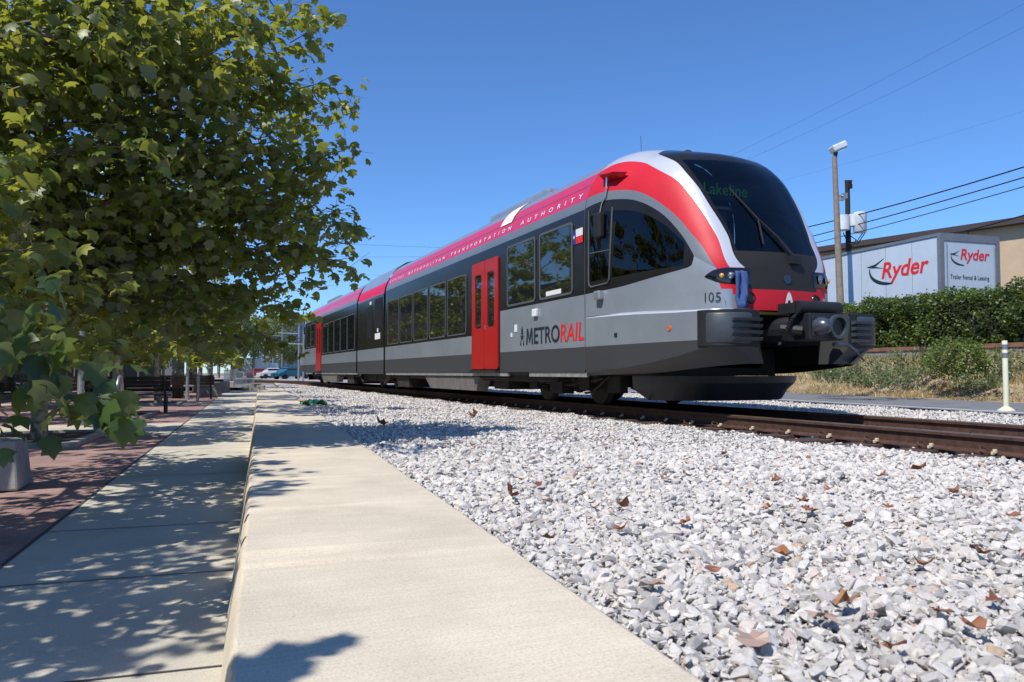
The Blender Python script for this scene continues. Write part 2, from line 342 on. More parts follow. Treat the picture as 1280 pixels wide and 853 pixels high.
# ballast height
def zg(X, Y):
    """height of the ballast surface"""
    a = X*math.cos(WA)-Y*math.sin(WA); aw = .91
    dx = np.clip((a-aw)/np.maximum(6.0-(.91+Y*.081), .5), 0, 1)
    base = (ZW-.03)*(1-dx)+(-.185)*dx
    und = .012*np.sin(X*3.1+Y*1.7)+.010*np.sin(X*7.3-Y*4.1)+.008*np.sin(Y*9.1+X*2)
    return base+und*np.clip((a-aw)*3, 0.1, 1)-.045*np.clip((X-6.05)/.25, 0, 1)
def zfar(X, Y): return -.16+.012*np.sin(X*4+Y*2)+.04*np.clip((X-9)/3, 0, 1)+0*Y
def grid(name, x0, x1, y0, y1, nx, ny, fz, m, fx=None):
    xs = np.linspace(0, 1, nx); ys = np.linspace(y0, y1, ny); V = []
    for y in ys:
        a = x0(y) if callable(x0) else x0; b = x1(y) if callable(x1) else x1
        for t in xs:
            X = a+(b-a)*t; V.append((X, y, float(fz(X, y))))
    F = [(j*nx+i, j*nx+i+1, (j+1)*nx+i+1, (j+1)*nx+i) for j in range(ny-1) for i in range(nx-1)]
    o = mesh(name, V, F, m, smooth=True); tag(o, kind='structure'); return o
def wall_edge_x(Y): return (.90+Y*math.sin(WA))/math.cos(WA)
grid('ballast_bed', wall_edge_x, 6.9, -2, 60, 60, 300, lambda X, Y: zg(X, Y)-.022, M_dust)
grid('track_bed', 6.9, 12.6, -14, 90, 20, 120, lambda X, Y: zfar(X, Y)-.02, M_dust)
# road (near edge / far edge lines from two surveyed points each)
rN0, rN1 = Vector((12.2, 8.3)), Vector((13.05, 15.3)); rF0, rF1 = Vector((16.2, 11.0)), Vector((18.2, 21.5))
def on(p, q, Y): t = (Y-p.y)/(q.y-p.y); return p.x+(q.x-p.x)*t
grid('road', lambda Y: on(rN0, rN1, Y)-.25, lambda Y: on(rF0, rF1, Y), -20, 80, 2, 2, lambda X, Y: -.095, M_asph)
ln = MB()
ln.add([(on(rN0, rN1, Y)+d, Y, -.090) for Y, d in ((-20, 0), (-20, .11), (80, .11), (80, 0))], [(0, 1, 2, 3)])
tag(ln.build('road_marking', M_white), kind='structure')
ek = MB()
ek.add([(on(rN0, rN1, Y)+d, Y, -.0905) for Y, d in ((-20, -.4), (-20, -.02), (80, -.02), (80, -.4))], [(0, 1, 2, 3)])
tag(ek.build('road_edge', M_asph), kind='structure')
def hx(Y): return 20.6+(Y-12)*math.tan(WA)           # foot of the hedge
grid('grass_bank', lambda Y: on(rF0, rF1, Y)-.1, lambda Y: hx(Y)+.5, -20, 80, 14, 80,
     lambda X, Y: -.10+1.05*np.clip((X-on(rF0, rF1, Y)-.6)/(max(hx(Y)-on(rF0, rF1, Y)-1.2, .6)), 0, 1)**1.3+.05*np.sin(X*3+Y*1.3)*np.clip((X-on(rF0, rF1, Y)), 0, 1), M_verge)
grid('yard', lambda Y: hx(Y)+.2, 300, -60, 120, 2, 2, lambda X, Y: 1.02, M_asph)
grid('street', -60, 60, 60, 200, 2, 2, lambda X, Y: -.27, M_street)
sheet('street_crossing', [wq(-8, 46.2, -.28), wq(8, 46.2, -.28), wq(8, 64, -.28), wq(-8, 64, -.28)], M_street)

# ------------------------------------------------------------------ retaining wall along the walk
root = empty('retaining_wall', Q(0, 0, ZS), 'long low pale concrete wall with broom finished top running beside the walkway', 'wall')
prof = [(-.118, ZS-.05), (-.112, ZS+.0), (-.064, ZW-.045), (-.050, ZW-.010), (-.040, ZW), (.905, ZW), (.925, ZW-.012), (.93, ZW-.3)]
V = []; F = []; bs = [-4+i*.5 for i in range(10)]+[1+i*.035 for i in range(200)]+[8+i*.5 for i in range(62)]; jr = random.Random(2)
for b in bs:
    e_ = jr.gauss(0, .0022) if 1 <= b < 8 else 0
    ch = .010 if (1 <= b < 8 and jr.random() < .05) else 0
    for i, (a, z) in enumerate(prof):
        k_ = 1 if i in (3, 4) else (.6 if i in (2, 5) else 0)
        V.append(Q(a+.0035*math.sin(b*2.3+z*9)+k_*(e_+ch), b, z-(k_*(abs(e_)+ch*.8) if i == 4 else 0)))
np_ = len(prof)
for j in range(len(bs)-1):
    for i in range(np_-1): F.append((j*np_+i, j*np_+i+1, (j+1)*np_+i+1, (j+1)*np_+i))
F.append(tuple(range(np_))); F.append(tuple(reversed([(len(bs)-1)*np_+i for i in range(np_)])))
o = mesh('wall_body', V, F, M_wall, root, smooth=True, org=root.location, recalc=True)
try: o.data.set_sharp_from_angle(angle=R(28))
except Exception: pass
# end blocks of the walk
for i, (x, y0, y1, D, wid) in enumerate(((326, 482, 497, 30.5, .32), (318, 480, 488, 41, .7))):
    p = P(x, y1, D); h = (y1-y0)*D/FPX
    mb = MB(); mb.box(-wid/2, wid/2, -.2, .2, 0, h); o = mb.build('end_block', M_block, bevel=.02); o.location = p; o.rotation_euler.z = -WA
    tag(o, ['tall pale concrete block at the far end of the low wall', 'low wide concrete block beyond the far end of the wall'][i], 'concrete block')

# ================================================================== STONES
def hulls(nv, npts, seed):
    out = []; r = random.Random(seed)
    for k in range(nv):
        bm = bmesh.new()
        for i in range(npts):
            v = Vector((r.gauss(0, 1), r.gauss(0, 1), r.gauss(0, 1))).normalized()*r.uniform(.72, 1.0)
            v.x *= r.uniform(.95, 1.05); bm.verts.new((v.x, v.y*(.62+.3*((k*37) % 10)/10), v.z*(.36+.26*((k*53) % 10)/10)))
        res = bmesh.ops.convex_hull(bm, input=bm.verts)
        bmesh.ops.delete(bm, geom=[g for g in bm.verts if not g.link_faces], context='VERTS')
        bmesh.ops.triangulate(bm, faces=bm.faces); bm.verts.ensure_lookup_table(); bm.verts.index_update()
        out.append((np.array([v.co[:] for v in bm.verts]), np.array([[v.index for v in f.verts] for f in bm.faces]))); bm.free()
    return out
def rotmats(n, tilt=None):
    q = rng.normal(size=(n, 4))
    if tilt is not None:
        a = rng.uniform(0, 2*np.pi, n); q = np.stack([np.cos(a/2), rng.normal(0, tilt, n), rng.normal(0, tilt, n), np.sin(a/2)], 1)
    q /= np.linalg.norm(q, axis=1)[:, None]; w_, x, y, z = q.T
    return np.stack([np.stack([1-2*(y*y+z*z), 2*(x*y-z*w_), 2*(x*z+y*w_)], 1), np.stack([2*(x*y+z*w_), 1-2*(x*x+z*z), 2*(y*z-x*w_)], 1), np.stack([2*(x*z-y*w_), 2*(y*z+x*w_), 1-2*(x*x+y*y)], 1)], 1)
def scatter(hs, pos, scl, tone, rots):
    Vs = []; Fs = []; Ts = []; off = 0; idx = rng.integers(0, len(hs), len(pos))
    for k, (hv, hf) in enumerate(hs):
        s_ = np.where(idx == k)[0]
        if len(s_) == 0: continue
        vv = np.einsum('nij,vj->nvi', rots[s_], hv)*scl[s_][:, None, None]+pos[s_][:, None, :]
        ff = hf[None]+(np.arange(len(s_))*len(hv))[:, None, None]+off
        Vs.append(vv.reshape(-1, 3)); Fs.append(ff.reshape(-1, 3)); Ts.append(np.repeat(tone[s_], len(hv))); off += len(s_)*len(hv)
    return np.concatenate(Vs), np.concatenate(Fs), np.concatenate(Ts)
def inview(X, Y, marg=1.0):
    fwd = X*s0+Y*c0; lat = X*c0-Y*s0
    return (fwd > .8) & (lat < .668*fwd+marg) & (lat > -.668*fwd-marg)
def jgrid(x0, x1, y0, y1, sp):
    gx, gy = np.meshgrid(np.arange(x0, x1, sp), np.arange(y0, y1, sp*.9)); n = gx.size
    return gx.ravel()+rng.uniform(-.5, .5, n)*sp, gy.ravel()+rng.uniform(-.5, .5, n)*sp
hA, hB = hulls(18, 20, 3), hulls(12, 10, 5)
parts = []
def near_mask(X, Y, o=.0): return (X*math.cos(WA)-Y*math.sin(WA)) > .945+o
for (sp, smin, smax, f0, f1, hs, dz) in ((.030, .010, .021, .8, 5, hB, .012), (.040, .018, .034, .8, 7.5, hA, .004), (.060, .024, .046, .8, 7.5, hA, .014), (.040, .016, .030, 7.5, 14, hB, .004), (.07, .026, .044, 7.5, 14, hB, .012), (.062, .028, .044, 14, 26, hB, .008), (.095, .04, .06, 26, 55, hB, .01)):
    X, Y = jgrid(.8, 6.95, .2, 60 if f1 > 30 else f1*1.15+2, sp); fw = X*s0+Y*c0
    k = near_mask(X, Y) & inview(X, Y) & (fw >= f0) & (fw < f1) & (X < 6.95); X, Y = X[k], Y[k]
    lip = np.clip((X*math.cos(WA)-Y*math.sin(WA)-.945)/.12, 0, 1)
    n = len(X); sc = (smin+(smax-smin)*rng.random(n)**1.3)*(1+.35*(rng.random(n) < .05))*(1-.25*(1-lip))
    pos = np.stack([X, Y, zg(X, Y)+dz-.012+rng.uniform(-.008, .008, n)], 1)
    parts.append(scatter(hs, pos, sc, rng.random(n), rotmats(n, .24)))
# a few stones that rolled on to the wall's edge
Vn = np.concatenate([p[0] for p in parts]); off = 0; Fn = []
for p in parts: Fn.append(p[1]+off); off += len(p[0])
o = npmesh('gravel', Vn, np.concatenate(Fn), M_stone, tone=np.concatenate([p[2] for p in parts])); tag(o, 'pale grey crushed stone ballast between the low wall and the near rail', 'gravel', kind='stuff')
parts = []
for (x0, x1, y0, y1, sp, smin, smax) in ((6.9, 8.4, -2, 12, .06, .026, .042), (8.2, 12.35, 2, 16, .062, .028, .045), (8.2, 13.0, 16, 34, .1, .045, .065)):
    X, Y = jgrid(x0, x1, y0, y1, sp); k = inview(X, Y) & (X < 11.85+(Y-8.3)*.121); X, Y = X[k], Y[k]; n = len(X)
    pos = np.stack([X, Y, zfar(X, Y)+rng.uniform(-.012, .012, n)-(.05 if x0 < 7 else 0)], 1)
    parts.append(scatter(hB, pos, rng.uniform(smin, smax, n), rng.random(n), rotmats(n, .32)))
Vn = np.concatenate([p[0] for p in parts]); off = 0; Fn = []
for p in parts: Fn.append(p[1]+off); off += len(p[0])
o = npmesh('gravel', Vn, np.concatenate(Fn), M_stone, tone=np.concatenate([p[2] for p in parts])); tag(o, 'pale ballast stones between the rails and up to the road edge', 'gravel', kind='stuff')

# ================================================================== TRACK
def tx(Y): return 0 if Y < 40 else -(Y-40)**2/150
ys = [-12, 0, 10, 20, 30, 40]+[40+i*2 for i in range(1, 24)]
TIE_Y = [4.73+.628*i for i in range(-14, 66)]
for rx, lab in ((6.5475, 'near rusty rail of the track with a row of clips on its foot'), (8.0525, 'far rusty rail of the track, beyond the near one')):
    root = empty('rail', (rx, 0, -.17), lab, 'rail', 'rails of the track')
    pr = [(-.07, 0), (-.07, .012), (-.012, .035), (-.010, .125), (-.036, .135), (-.036, .16), (-.028, .17), (.028, .17), (.036, .16), (.036, .135), (.010, .125), (.012, .035), (.07, .012), (.07, 0)]
    V = []; F = []; fm = []; n = len(pr)
    for y in ys:
        for (x, z) in pr: V.append((x+tx(y), y, z))
    for j in range(len(ys)-1):
        for i in range(n):
            i2 = (i+1) % n; F.append((j*n+i, j*n+i2, (j+1)*n+i2, (j+1)*n+i)); fm.append(1 if i in (5, 6, 7) else 0)
    mesh('rail_body', V, F, [M_rust, M_railtop], root, fm, recalc=False)
    # spring clips + insulators, one pair per tie in the visible stretch
    clip0 = ins0 = None
    for k, ty in enumerate(TIE_Y):
        if ty < 1 or ty > 20: continue
        if clip0 is None:
            mb = MB(); pts = [(-.13+.045*math.cos(t)+.01*t/6, .03*math.sin(t*1)+.012*(t/6), .035+.028*math.sin(t)) for t in [i*.55 for i in range(13)]]
            mb.tube(pts, .0085, 6); mb.box(-.16, -.08, -.05, .05, -.002, .02); clip0 = mb.build('rail_clip', M_rust, root, smooth=True)
            mb = MB(); mb.box(-.10, -.068, -.075, -.045, .012, .05); mb.box(-.13, -.095, -.07, -.05, .0, .03); ins0 = mb.build('clip_insulator', M_insul, clip0, bevel=.006); c_, i_ = clip0, ins0
        else:
            c_ = clip0.copy(); COL.objects.link(c_); c_.parent = root; i_ = ins0.copy(); COL.objects.link(i_); i_.parent = c_
        c_.location = (0, ty, .004)
tie0 = None
for k, ty in enumerate(TIE_Y):
    if tie0 is None:
        mb = MB(); mb.box(-1.32, 1.32, -.115, .115, -.18, 0)
        tie0 = mb.build('railroad_tie', M_tie, bevel=.012); o = tie0
    else: o = tie0.copy(); COL.objects.link(o)
    o.location = (7.3+tx(ty), ty, -.172); tag(o, 'weathered brown tie under the rails, its end showing in the ballast', 'tie', 'ties under the rails')

# ================================================================== TRAIN
XC = 7.3; YC = 26.95; TO = Vector((XC, YC, 0))
train = empty('passenger_train', TO, 'silver and red articulated passenger train with a rounded cab standing on the track', 'train')
secz = [.4, 2.95, 3.14, 3.3, 3.52, 3.74, 3.95, 4.08, 4.14, 4.16]; secw = [1.475, 1.475, 1.465, 1.44, 1.36, 1.22, 1.0, .75, .4, 0]
ycz = [1.0, 1.4, 1.92, 2.39, 2.76, 3.16, 3.48, 3.74, 3.9, 4.05, 4.16]; ycy = [8.1, 8.1, 8.14, 8.32, 8.52, 8.77, 9.0, 9.3, 9.75, 10.3, 11.2]
ptt = [0, .02, .08, .14, .22, .35, .6, 1.0, 1.6, 2.4, 3.2]; ptw = [0, .28, .58, .8, .92, 1.03, 1.15, 1.27, 1.37, 1.45, 1.475]
class Mono:
    def __init__(s, x, y):
        x = np.array(x, float); y = np.array(y, float); h = np.diff(x); d = np.diff(y)/h; m = np.empty(len(x)); m[0] = d[0]; m[-1] = d[-1]
        for i in range(1, len(x)-1):
            if d[i-1]*d[i] <= 0: m[i] = 0
            else: w1 = 2*h[i]+h[i-1]; w2 = h[i]+2*h[i-1]; m[i] = (w1+w2)/(w1/d[i-1]+w2/d[i])
        s.x, s.y, s.m, s.h = x, y, m, h
    def __call__(s, v):
        if v <= s.x[0]: return float(s.y[0])
        if v >= s.x[-1]: return float(s.y[-1])
        i = int(np.searchsorted(s.x, v)-1); i = max(0, min(i, len(s.h)-1)); t = (v-s.x[i])/s.h[i]; h = s.h[i]
        return float((2*t**3-3*t*t+1)*s.y[i]+(t**3-2*t*t+t)*h*s.m[i]+(-2*t**3+3*t*t)*s.y[i+1]+(t**3-t*t)*h*s.m[i+1])
_sw = Mono(secz, secw); _yf = Mono(ycz, ycy); _pw = Mono(ptt, ptw)
def SW(z): return _sw(z)
def YF(z): return _yf(z)
def PW(t): return _pw(t)
def PTinv(w_):
    lo, hi = 0., 3.2
    for _ in range(30):
        m_ = (lo+hi)/2
        if PW(m_) < w_: lo = m_
        else: hi = m_
    return lo
def WW(Y, z):
    p_ = PW(Y-YF(z)); b_ = min(1, max(0, (Y-9.9)/1.1)); b_ = b_*b_*(3-2*b_); return (p_+(1.475-p_)*b_)*SW(z)/1.475
def spl(pts, n):
    """smooth resample of a polyline by arc length (Catmull-Rom)"""
    p = np.array(pts, float); q = []
    for i in range(len(p)-1):
        a = p[max(i-1, 0)]; b = p[i]; c = p[i+1]; d = p[min(i+2, len(p)-1)]
        for t in np.linspace(0, 1, 12, endpoint=False):
            q.append(.5*((2*b)+(-a+c)*t+(2*a-5*b+4*c-d)*t*t+(-a+3*b-3*c+d)*t**3))
    q.append(p[-1]); q = np.array(q); s_ = np.r_[0, np.cumsum(np.linalg.norm(np.diff(q, axis=0), axis=1))]
    u = np.linspace(0, s_[-1], n); return np.stack([np.interp(u, s_, q[:, k]) for k in range(q.shape[1])], 1)
SY = 11.0   # seam between cab and car body
C1 = [(9.96, 3.86), (9.55, 3.68), (9.27, 3.513), (8.944, 3.177), (8.664, 2.78), (8.434, 2.398), (8.222, 1.92)]
C2 = [(11.0, 3.80), (10.75, 3.845), (10.44, 3.83), (10.1, 3.745), (9.79, 3.62), (9.224, 3.30), (8.95, 3.041), (8.684, 2.698), (8.442, 2.309), (8.275, 1.92)]
C3 = [(11.0, 3.33), (10.58, 3.345), (10.182, 3.302), (9.818, 3.216), (9.5, 3.07), (9.2, 2.87), (8.95, 2.66), (8.73, 2.42), (8.554, 2.215), (8.372, 1.92)]
C4 = [(11.0, 3.17), (10.516, 3.195), (10.132, 3.155), (9.78, 3.067), (9.464, 2.921), (9.166, 2.719), (8.886, 2.444), (8.70, 2.20), (8.64, 2.10)]
SILL = [(11.0, 1.79), (10.45, 1.80), (10.014, 1.815), (9.5, 1.86), (9.062, 1.905), (8.76, 1.945), (8.66, 1.98)]
N = 44; SIL, BRI, RED, MID, BLK, DKG, GLS, SGL = range(8)
MSK = 8; M_mask = mat('matt_brown_black', (.026, .023, .021), .5, spec=.3)
cabm = [M_silver, M_bright, M_red, M_midgrey, M_black, M_dkgrey, M_wind, M_sideglass, M_mask]
def p3(side, Y, z, off=0.): return (XC+side*(WW(Y, z)+off), Y, z)
class Cab(MB): pass
def strip(mb, A, B, rows, mi, side, sm=None):
    """surface strip between two (Y,z) curves on the cab surface"""
    for r in range(rows):
        V = []
        for t in (r/rows, (r+1)/rows):
            for k in range(len(A)):
                y, z = A[k]*(1-t)+B[k]*t; V.append(p3(side, y, z))
        n = len(A); F = [(k, k+1, n+k+1, n+k) for k in range(n-1)]
        mb.add(V, F, mi if not callable(mi) else mi(r))
def strip_w(mb, A, B, rows, mi, side):
    """strip where A gives (w,Y,z) and B gives (w,Y,z)"""
    for r in range(rows):
        V = []
        for t in (r/rows, (r+1)/rows):
            for k in range(len(A)):
                w_, y, z = A[k]*(1-t)+B[k]*t; V.append((XC+side*w_, y, z))
        n = len(A); F = [(k, k+1, n+k+1, n+k) for k in range(n-1)]
        mb.add(V, F, mi if not callable(mi) else mi(r))
def zroof(Y, w_):
    """height of the cab roof/nose surface at lateral w and position Y (upper branch)"""
    lo, hi = 1.9, 4.16
    for _ in range(40):
        m_ = (lo+hi)/2
        if WW(Y, m_) > w_ and Y-YF(m_) > 0: lo = m_
        else: hi = m_
    return lo
def ynose(z, w_): return YF(z)+PTinv(min(1.47, w_*1.475/max(SW(z), .05)))
c1 = spl(C1, N); c2 = spl(C2, N); c3 = spl(C3, N); c4 = spl(C4, N); sl_ = spl(SILL, N)
cab = MB()
for side in (-1, 1):
    # red band between C2 and C3
    # bright silver: roof crown + pillar: from crown centre -> mask edge, to C2
    K0 = []
    n1 = 12
    for i in range(n1):
        Y = SY+(10.25-SY)*i/(n1-1); K0.append((0.0, Y, zroof(Y, 0.0)))
    n2 = 10
    for i in range(1, n2+1):   # back edge of the dark mask, from centre out to C1 start
        t = i/n2; w_ = t*WW(9.96, 3.86); Y = 10.25-(10.25-9.96)*t**2; K0.append((w_, Y, zroof(Y, w_) if t < 1 else 3.86))
    for k in range(1, N): K0.append((WW(c1[k][0], c1[k][1]), c1[k][0], c1[k][1]))
    K0 = np.array(K0); nn = len(K0)
    # C2 resampled with matching parameter: slower near the seam
    cc = spl(C2, 400); zz = []
    ytab = cc[:, 0]
    for k in range(nn):
        if k < n1: f = (k/(n1-1))*.25
        elif k < n1+n2: f = .25+(k-n1+1)/n2*.12
        else: f = .37+(k-n1-n2+1)/(nn-n1-n2)*.63
        y, z = cc[min(399, int(round(f*399)))]; zz.append((WW(y, z), y, z))
    zz = np.array(zz); rows = 8
    fr_ = []
    for k in range(nn):
        if k < n1: f = (k/(n1-1))*.25
        elif k < n1+n2: f = .25+(k-n1+1)/n2*.12
        else: f = .37+(k-n1-n2+1)/(nn-n1-n2)*.63
        fr_.append(int(round(f*399)))
    c2f = cc[fr_]; c3f = spl(C3, 400)[fr_]; c4f = spl(C4, 400)[fr_]
    strip(cab, c2f, c3f, 4, RED, side)
    V = []
    for r in range(rows+1):
        t = r/rows
        for k in range(nn):
            w_, y, z = K0[k]*(1-t)+zz[k]*t
            if 0 < t < 1:
                if k < n1+n2+2:
                    z = zroof(y, w_)
                else: w_ = WW(y, z)
            V.append((XC+side*w_, y, z))
    F = [(r*nn+k, r*nn+k+1, (r+1)*nn+k+1, (r+1)*nn+k) for r in range(rows) for k in range(nn-1)]
    cab.add(V, F, BRI)
    # grey: ring between C3 -> pod -> ridge and window loop
    nose = [(8.372, 1.92), (8.33, 1.7), (8.29, 1.55), (8.27, 1.36)]
    outer = np.concatenate([c3, spl(nose, 12)[1:], spl([(8.27, 1.42), (8.6, 1.42), (9.3, 1.42), (10.2, 1.425), (11.0, 1.43)], 40)[1:]])
    inner = np.concatenate([c4, sl_[::-1][:]])
    def reparam(c_, n, brk):  # brk: index splits -> matched fractions
        return c_
    # piecewise: C3 vs C4, rest vs sill reversed
    strip(cab, c3f, c4f, 3, MID, side)
    rest = np.concatenate([spl(nose, 10), spl([(8.27, 1.36), (8.6, 1.365), (9.3, 1.39), (10.2, 1.42), (11.0, 1.43)], 35)[1:]])
    sr = spl([tuple(x) for x in ([(8.64, 2.10)]+SILL[::-1])], len(rest))
    strip(cab, rest, sr, 5, SIL, side)
    # black side window field
    top = spl(C4, 40); bot = spl(SILL+[(8.64, 2.10)], 40)
    rows = 8
    V = []; F = []; fmx = []
    for r in range(rows+1):
        t = r/rows
        for k in range(40):
            y, z = top[k]*(1-t)+bot[k]*t; V.append(p3(side, y, z))
    for r in range(rows):
        for k in range(39):
            F.append((r*40+k, r*40+k+1, (r+1)*40+k+1, (r+1)*40+k))
    n0 = len(cab.V); cab.V += V
    for r in range(rows):
        for k in range(39):
            ym = (V[r*40+k][1]+V[r*40+k+1][1])/2
            gl = 1 <= r <= 6 and k < 35 and (ym < 10.2 or (10.3 < ym < 10.85 and r >= 1))
            f = (r*40+k, r*40+k+1, (r+1)*40+k+1, (r+1)*40+k); cab.F.append(tuple(i+n0 for i in f)); cab.m.append(SGL if gl else BLK)
    # mask + windscreen: centre line to C1, rows over z (k), columns v
    K1 = [(WW(y, z), y, z) for y, z in c1]; vs = [0, .12, .25, .38, .5, .62, .74, .84, .92, 1.0]
    V = []
    for k in range(N):
        w1, y1, z1 = K1[k]
        for v in vs:
            w_ = w1*v
            zc = z1
            y = ynose(zc, w_) if v < 1 else y1
            if k == 0: y = 10.25-(10.25-9.96)*v**2; zc = zroof(y, w_) if v < 1 else z1
            elif k < 5:
                f = k/5; yb = (10.25-(10.25-9.96)*v**2); y = yb*(1-f)+ynose(c1[5][1], w_)*f if v < 1 else y1
                zc = zroof(y, w_) if v < 1 else z1
            V.append((XC+side*w_, y, zc))
    nv = len(vs); n0 = len(cab.V); cab.V += V
    for k in range(N-1):
        zm = K1[k][2]
        for j in range(nv-1):
            gl = vs[j+1] <= .93 and 2.12 < K1[k+1][2] and zm < 3.6
            cab.F.append(tuple(i+n0 for i in (k*nv+j, k*nv+j+1, (k+1)*nv+j+1, (k+1)*nv+j))); cab.m.append(GLS if gl else (MSK if zm < 2.2 else BLK))
    # below 1.92: black down to 1.63, red stripe 1.40-1.63, behind them the pillar zone
    ws = [0, .1, .25, .4, .52, .60, .68, .74, .80, .86, .90, .921]
    zs = [1.92, 1.80, 1.70, 1.635, 1.56, 1.48, 1.41, 1.36]
    V = []
    for z in zs:
        for j, w_ in enumerate(ws):
            f = (1.92-z)/.5; wl = w_*(1-.045*min(1, f)); y = YF(z)+PTinv(wl)
            if j == len(ws)-1: y = float(np.interp(z, [1.36, 1.42, 1.55, 1.7, 1.92], [8.26, 8.27, 8.29, 8.33, 8.372])); wl = WW(y, z)
            V.append((XC+side*wl, y, z))
    n0 = len(cab.V); cab.V += V; nw = len(ws)
    for i in range(len(zs)-1):
        for j in range(nw-1):
            wm = (ws[j]+ws[j+1])/2; zm = (zs[i]+zs[i+1])/2
            lim = .84-(1.7-zm)*.5 if zm < 1.7 else 2
            if zm > 1.635: mi = MSK if wm < .62 else RED
            else: mi = RED if wm < lim else SIL
            cab.F.append(tuple(a+n0 for a in (i*nw+j, i*nw+j+1, (i+1)*nw+j+1, (i+1)*nw+j))); cab.m.append(mi)

def low_w(Y):   # plan of the low fairing
    return float(np.interp(Y, [7.82, 7.86, 7.96, 8.1, 8.35, 8.8, 9.6, 11.0], [1.10, 1.19, 1.30, 1.37, 1.415, 1.45, 1.475, 1.475]))
apr = MB(); ysA = [7.82, 7.86, 7.91, 7.96, 8.03, 8.1, 8.2, 8.35, 8.55, 8.8, 9.13, 9.5, 10.0, 10.5, 11.0]
for side in (-1, 1):
    V = []; F = []; ms = []
    def zb(Y): return float(np.interp(Y, [7.8, 7.95, 8.2, 8.55, 9.13, 10.3, 11.0], [.88, .865, .82, .75, .673, .565, .55]))
    cols = 0
    for Y in ysA:
        w_ = low_w(Y); wu = min(w_, WW(max(Y, 8.265), 1.40)-.01); zt = float(np.interp(Y, [7.8, 8.6, 9.6, 11], [1.335, 1.35, 1.395, 1.43])); b_ = zb(Y)
        inset = float(np.interp(Y, [7.8, 9.2, 11], [.30, .22, .0])); zl = float(np.interp(Y, [7.8, 9.3, 11], [.66, .54, .5]))
        bul = float(np.interp(Y, [7.8, 9.6, 11], [.0, .0, 0]))
        col = [(wu, Y, min(1.43, zt+.03) if Y < 10.8 else 1.43), (w_-.012, Y, zt), (w_, Y, zt-.02), (w_+bul, Y, 1.15), (w_, Y, .956), (w_, Y, max(b_+.01, .6) if b_ < .94 else .94), (w_-.03, Y, b_-.015), (w_-inset-.02, Y, zl)]
        if Y < 8.265: col[0] = (min(wu, w_-.03), Y, zt+.012)
        for q in col: V.append((XC+side*q[0], q[1], q[2]))
        cols = len(col)
    for j in range(len(ysA)-1):
        for i in range(cols-1):
            F.append((j*cols+i, j*cols+i+1, (j+1)*cols+i+1, (j+1)*cols+i)); ms.append([BRI, BRI, SIL, SIL, DKG, DKG, DKG][i])  # top ledge strips take the bright silver as a painted highlight
    n0 = len(apr.V); apr.V += V; apr.F += [tuple(a+n0 for a in f) for f in F]; apr.m += ms
    # front face of the fairing, ends at the coupler pocket
    V = []; 
    for w_ in (1.10, .93, .75):
        for z in (1.335, 1.1, .87, .66): V.append((XC+side*(w_-(.18 if z < .7 else 0)), 7.81+(.0 if z > .7 else .1), z))
    F = [(i*4+j, i*4+j+1, (i+1)*4+j+1, (i+1)*4+j) for i in range(2) for j in range(3)]
    V += [(XC+side*.75, 8.35, 1.335), (XC+side*.75, 8.35, .66)]; F += [(8, 12, 13, 11, 10, 9)]
    V += [(XC+side*1.10, 8.3, 1.36), (XC+side*.75, 8.3, 1.36), (XC+side*1.10, 7.81, 1.336), (XC+side*.75, 7.81, 1.336)]; F += [(14, 15, 17, 16)]
    n0 = len(apr.V); apr.V += V; apr.F += [tuple(a+n0 for a in f) for f in F]; apr.m += [DKG]*7+[BRI]
# car body -----------------------------------------------------------
car = MB()
def wall_seg(mb, y0, y1, sill, dark=False):
    zs = [.56, .956, sill, 3.16, 3.32, 3.52, 3.74, 3.79, 3.95, 4.05, 4.12, 4.15, 4.16]; mats_ = [DKG, SIL, BLK, MID, RED, RED, RED, BRI, BRI, BRI, BRI, BRI]
    if dark: mats_[0] = mats_[1] = BLK
    for side in (-1, 1):
        V = []
        for y in (y0, y1):
            for z in zs: V.append((XC+side*(SW(z) if z < 4.155 else 0), y, z))
        n = len(zs)
        n0 = len(mb.V); mb.V += V
        for i in range(n-1): mb.F.append(tuple(a+n0 for a in (i, i+1, n+i+1, n+i))); mb.m.append(mats_[i])
carm = list(cabm); carm[2] = M_band; carm[1] = M_silver
wall_seg(car, SY+.012, 14.66, 1.79); wall_seg(car, 14.66, 16.38, 1.36, True); wall_seg(car, 16.38, 24.62, 1.36)
car.box(XC-1.40, XC+1.40, 11, 24.6, .5, .60, DKG)
for yy in (SY+.02, 24.61): car.add([(XC-1.47, yy, .56), (XC+1.47, yy, .56), (XC+1.44, yy, 3.3), (XC+1.0, yy, 3.95), (XC-1.0, yy, 3.95), (XC-1.44, yy, 3.3)], [(0, 1, 2, 3, 4, 5)], BLK)

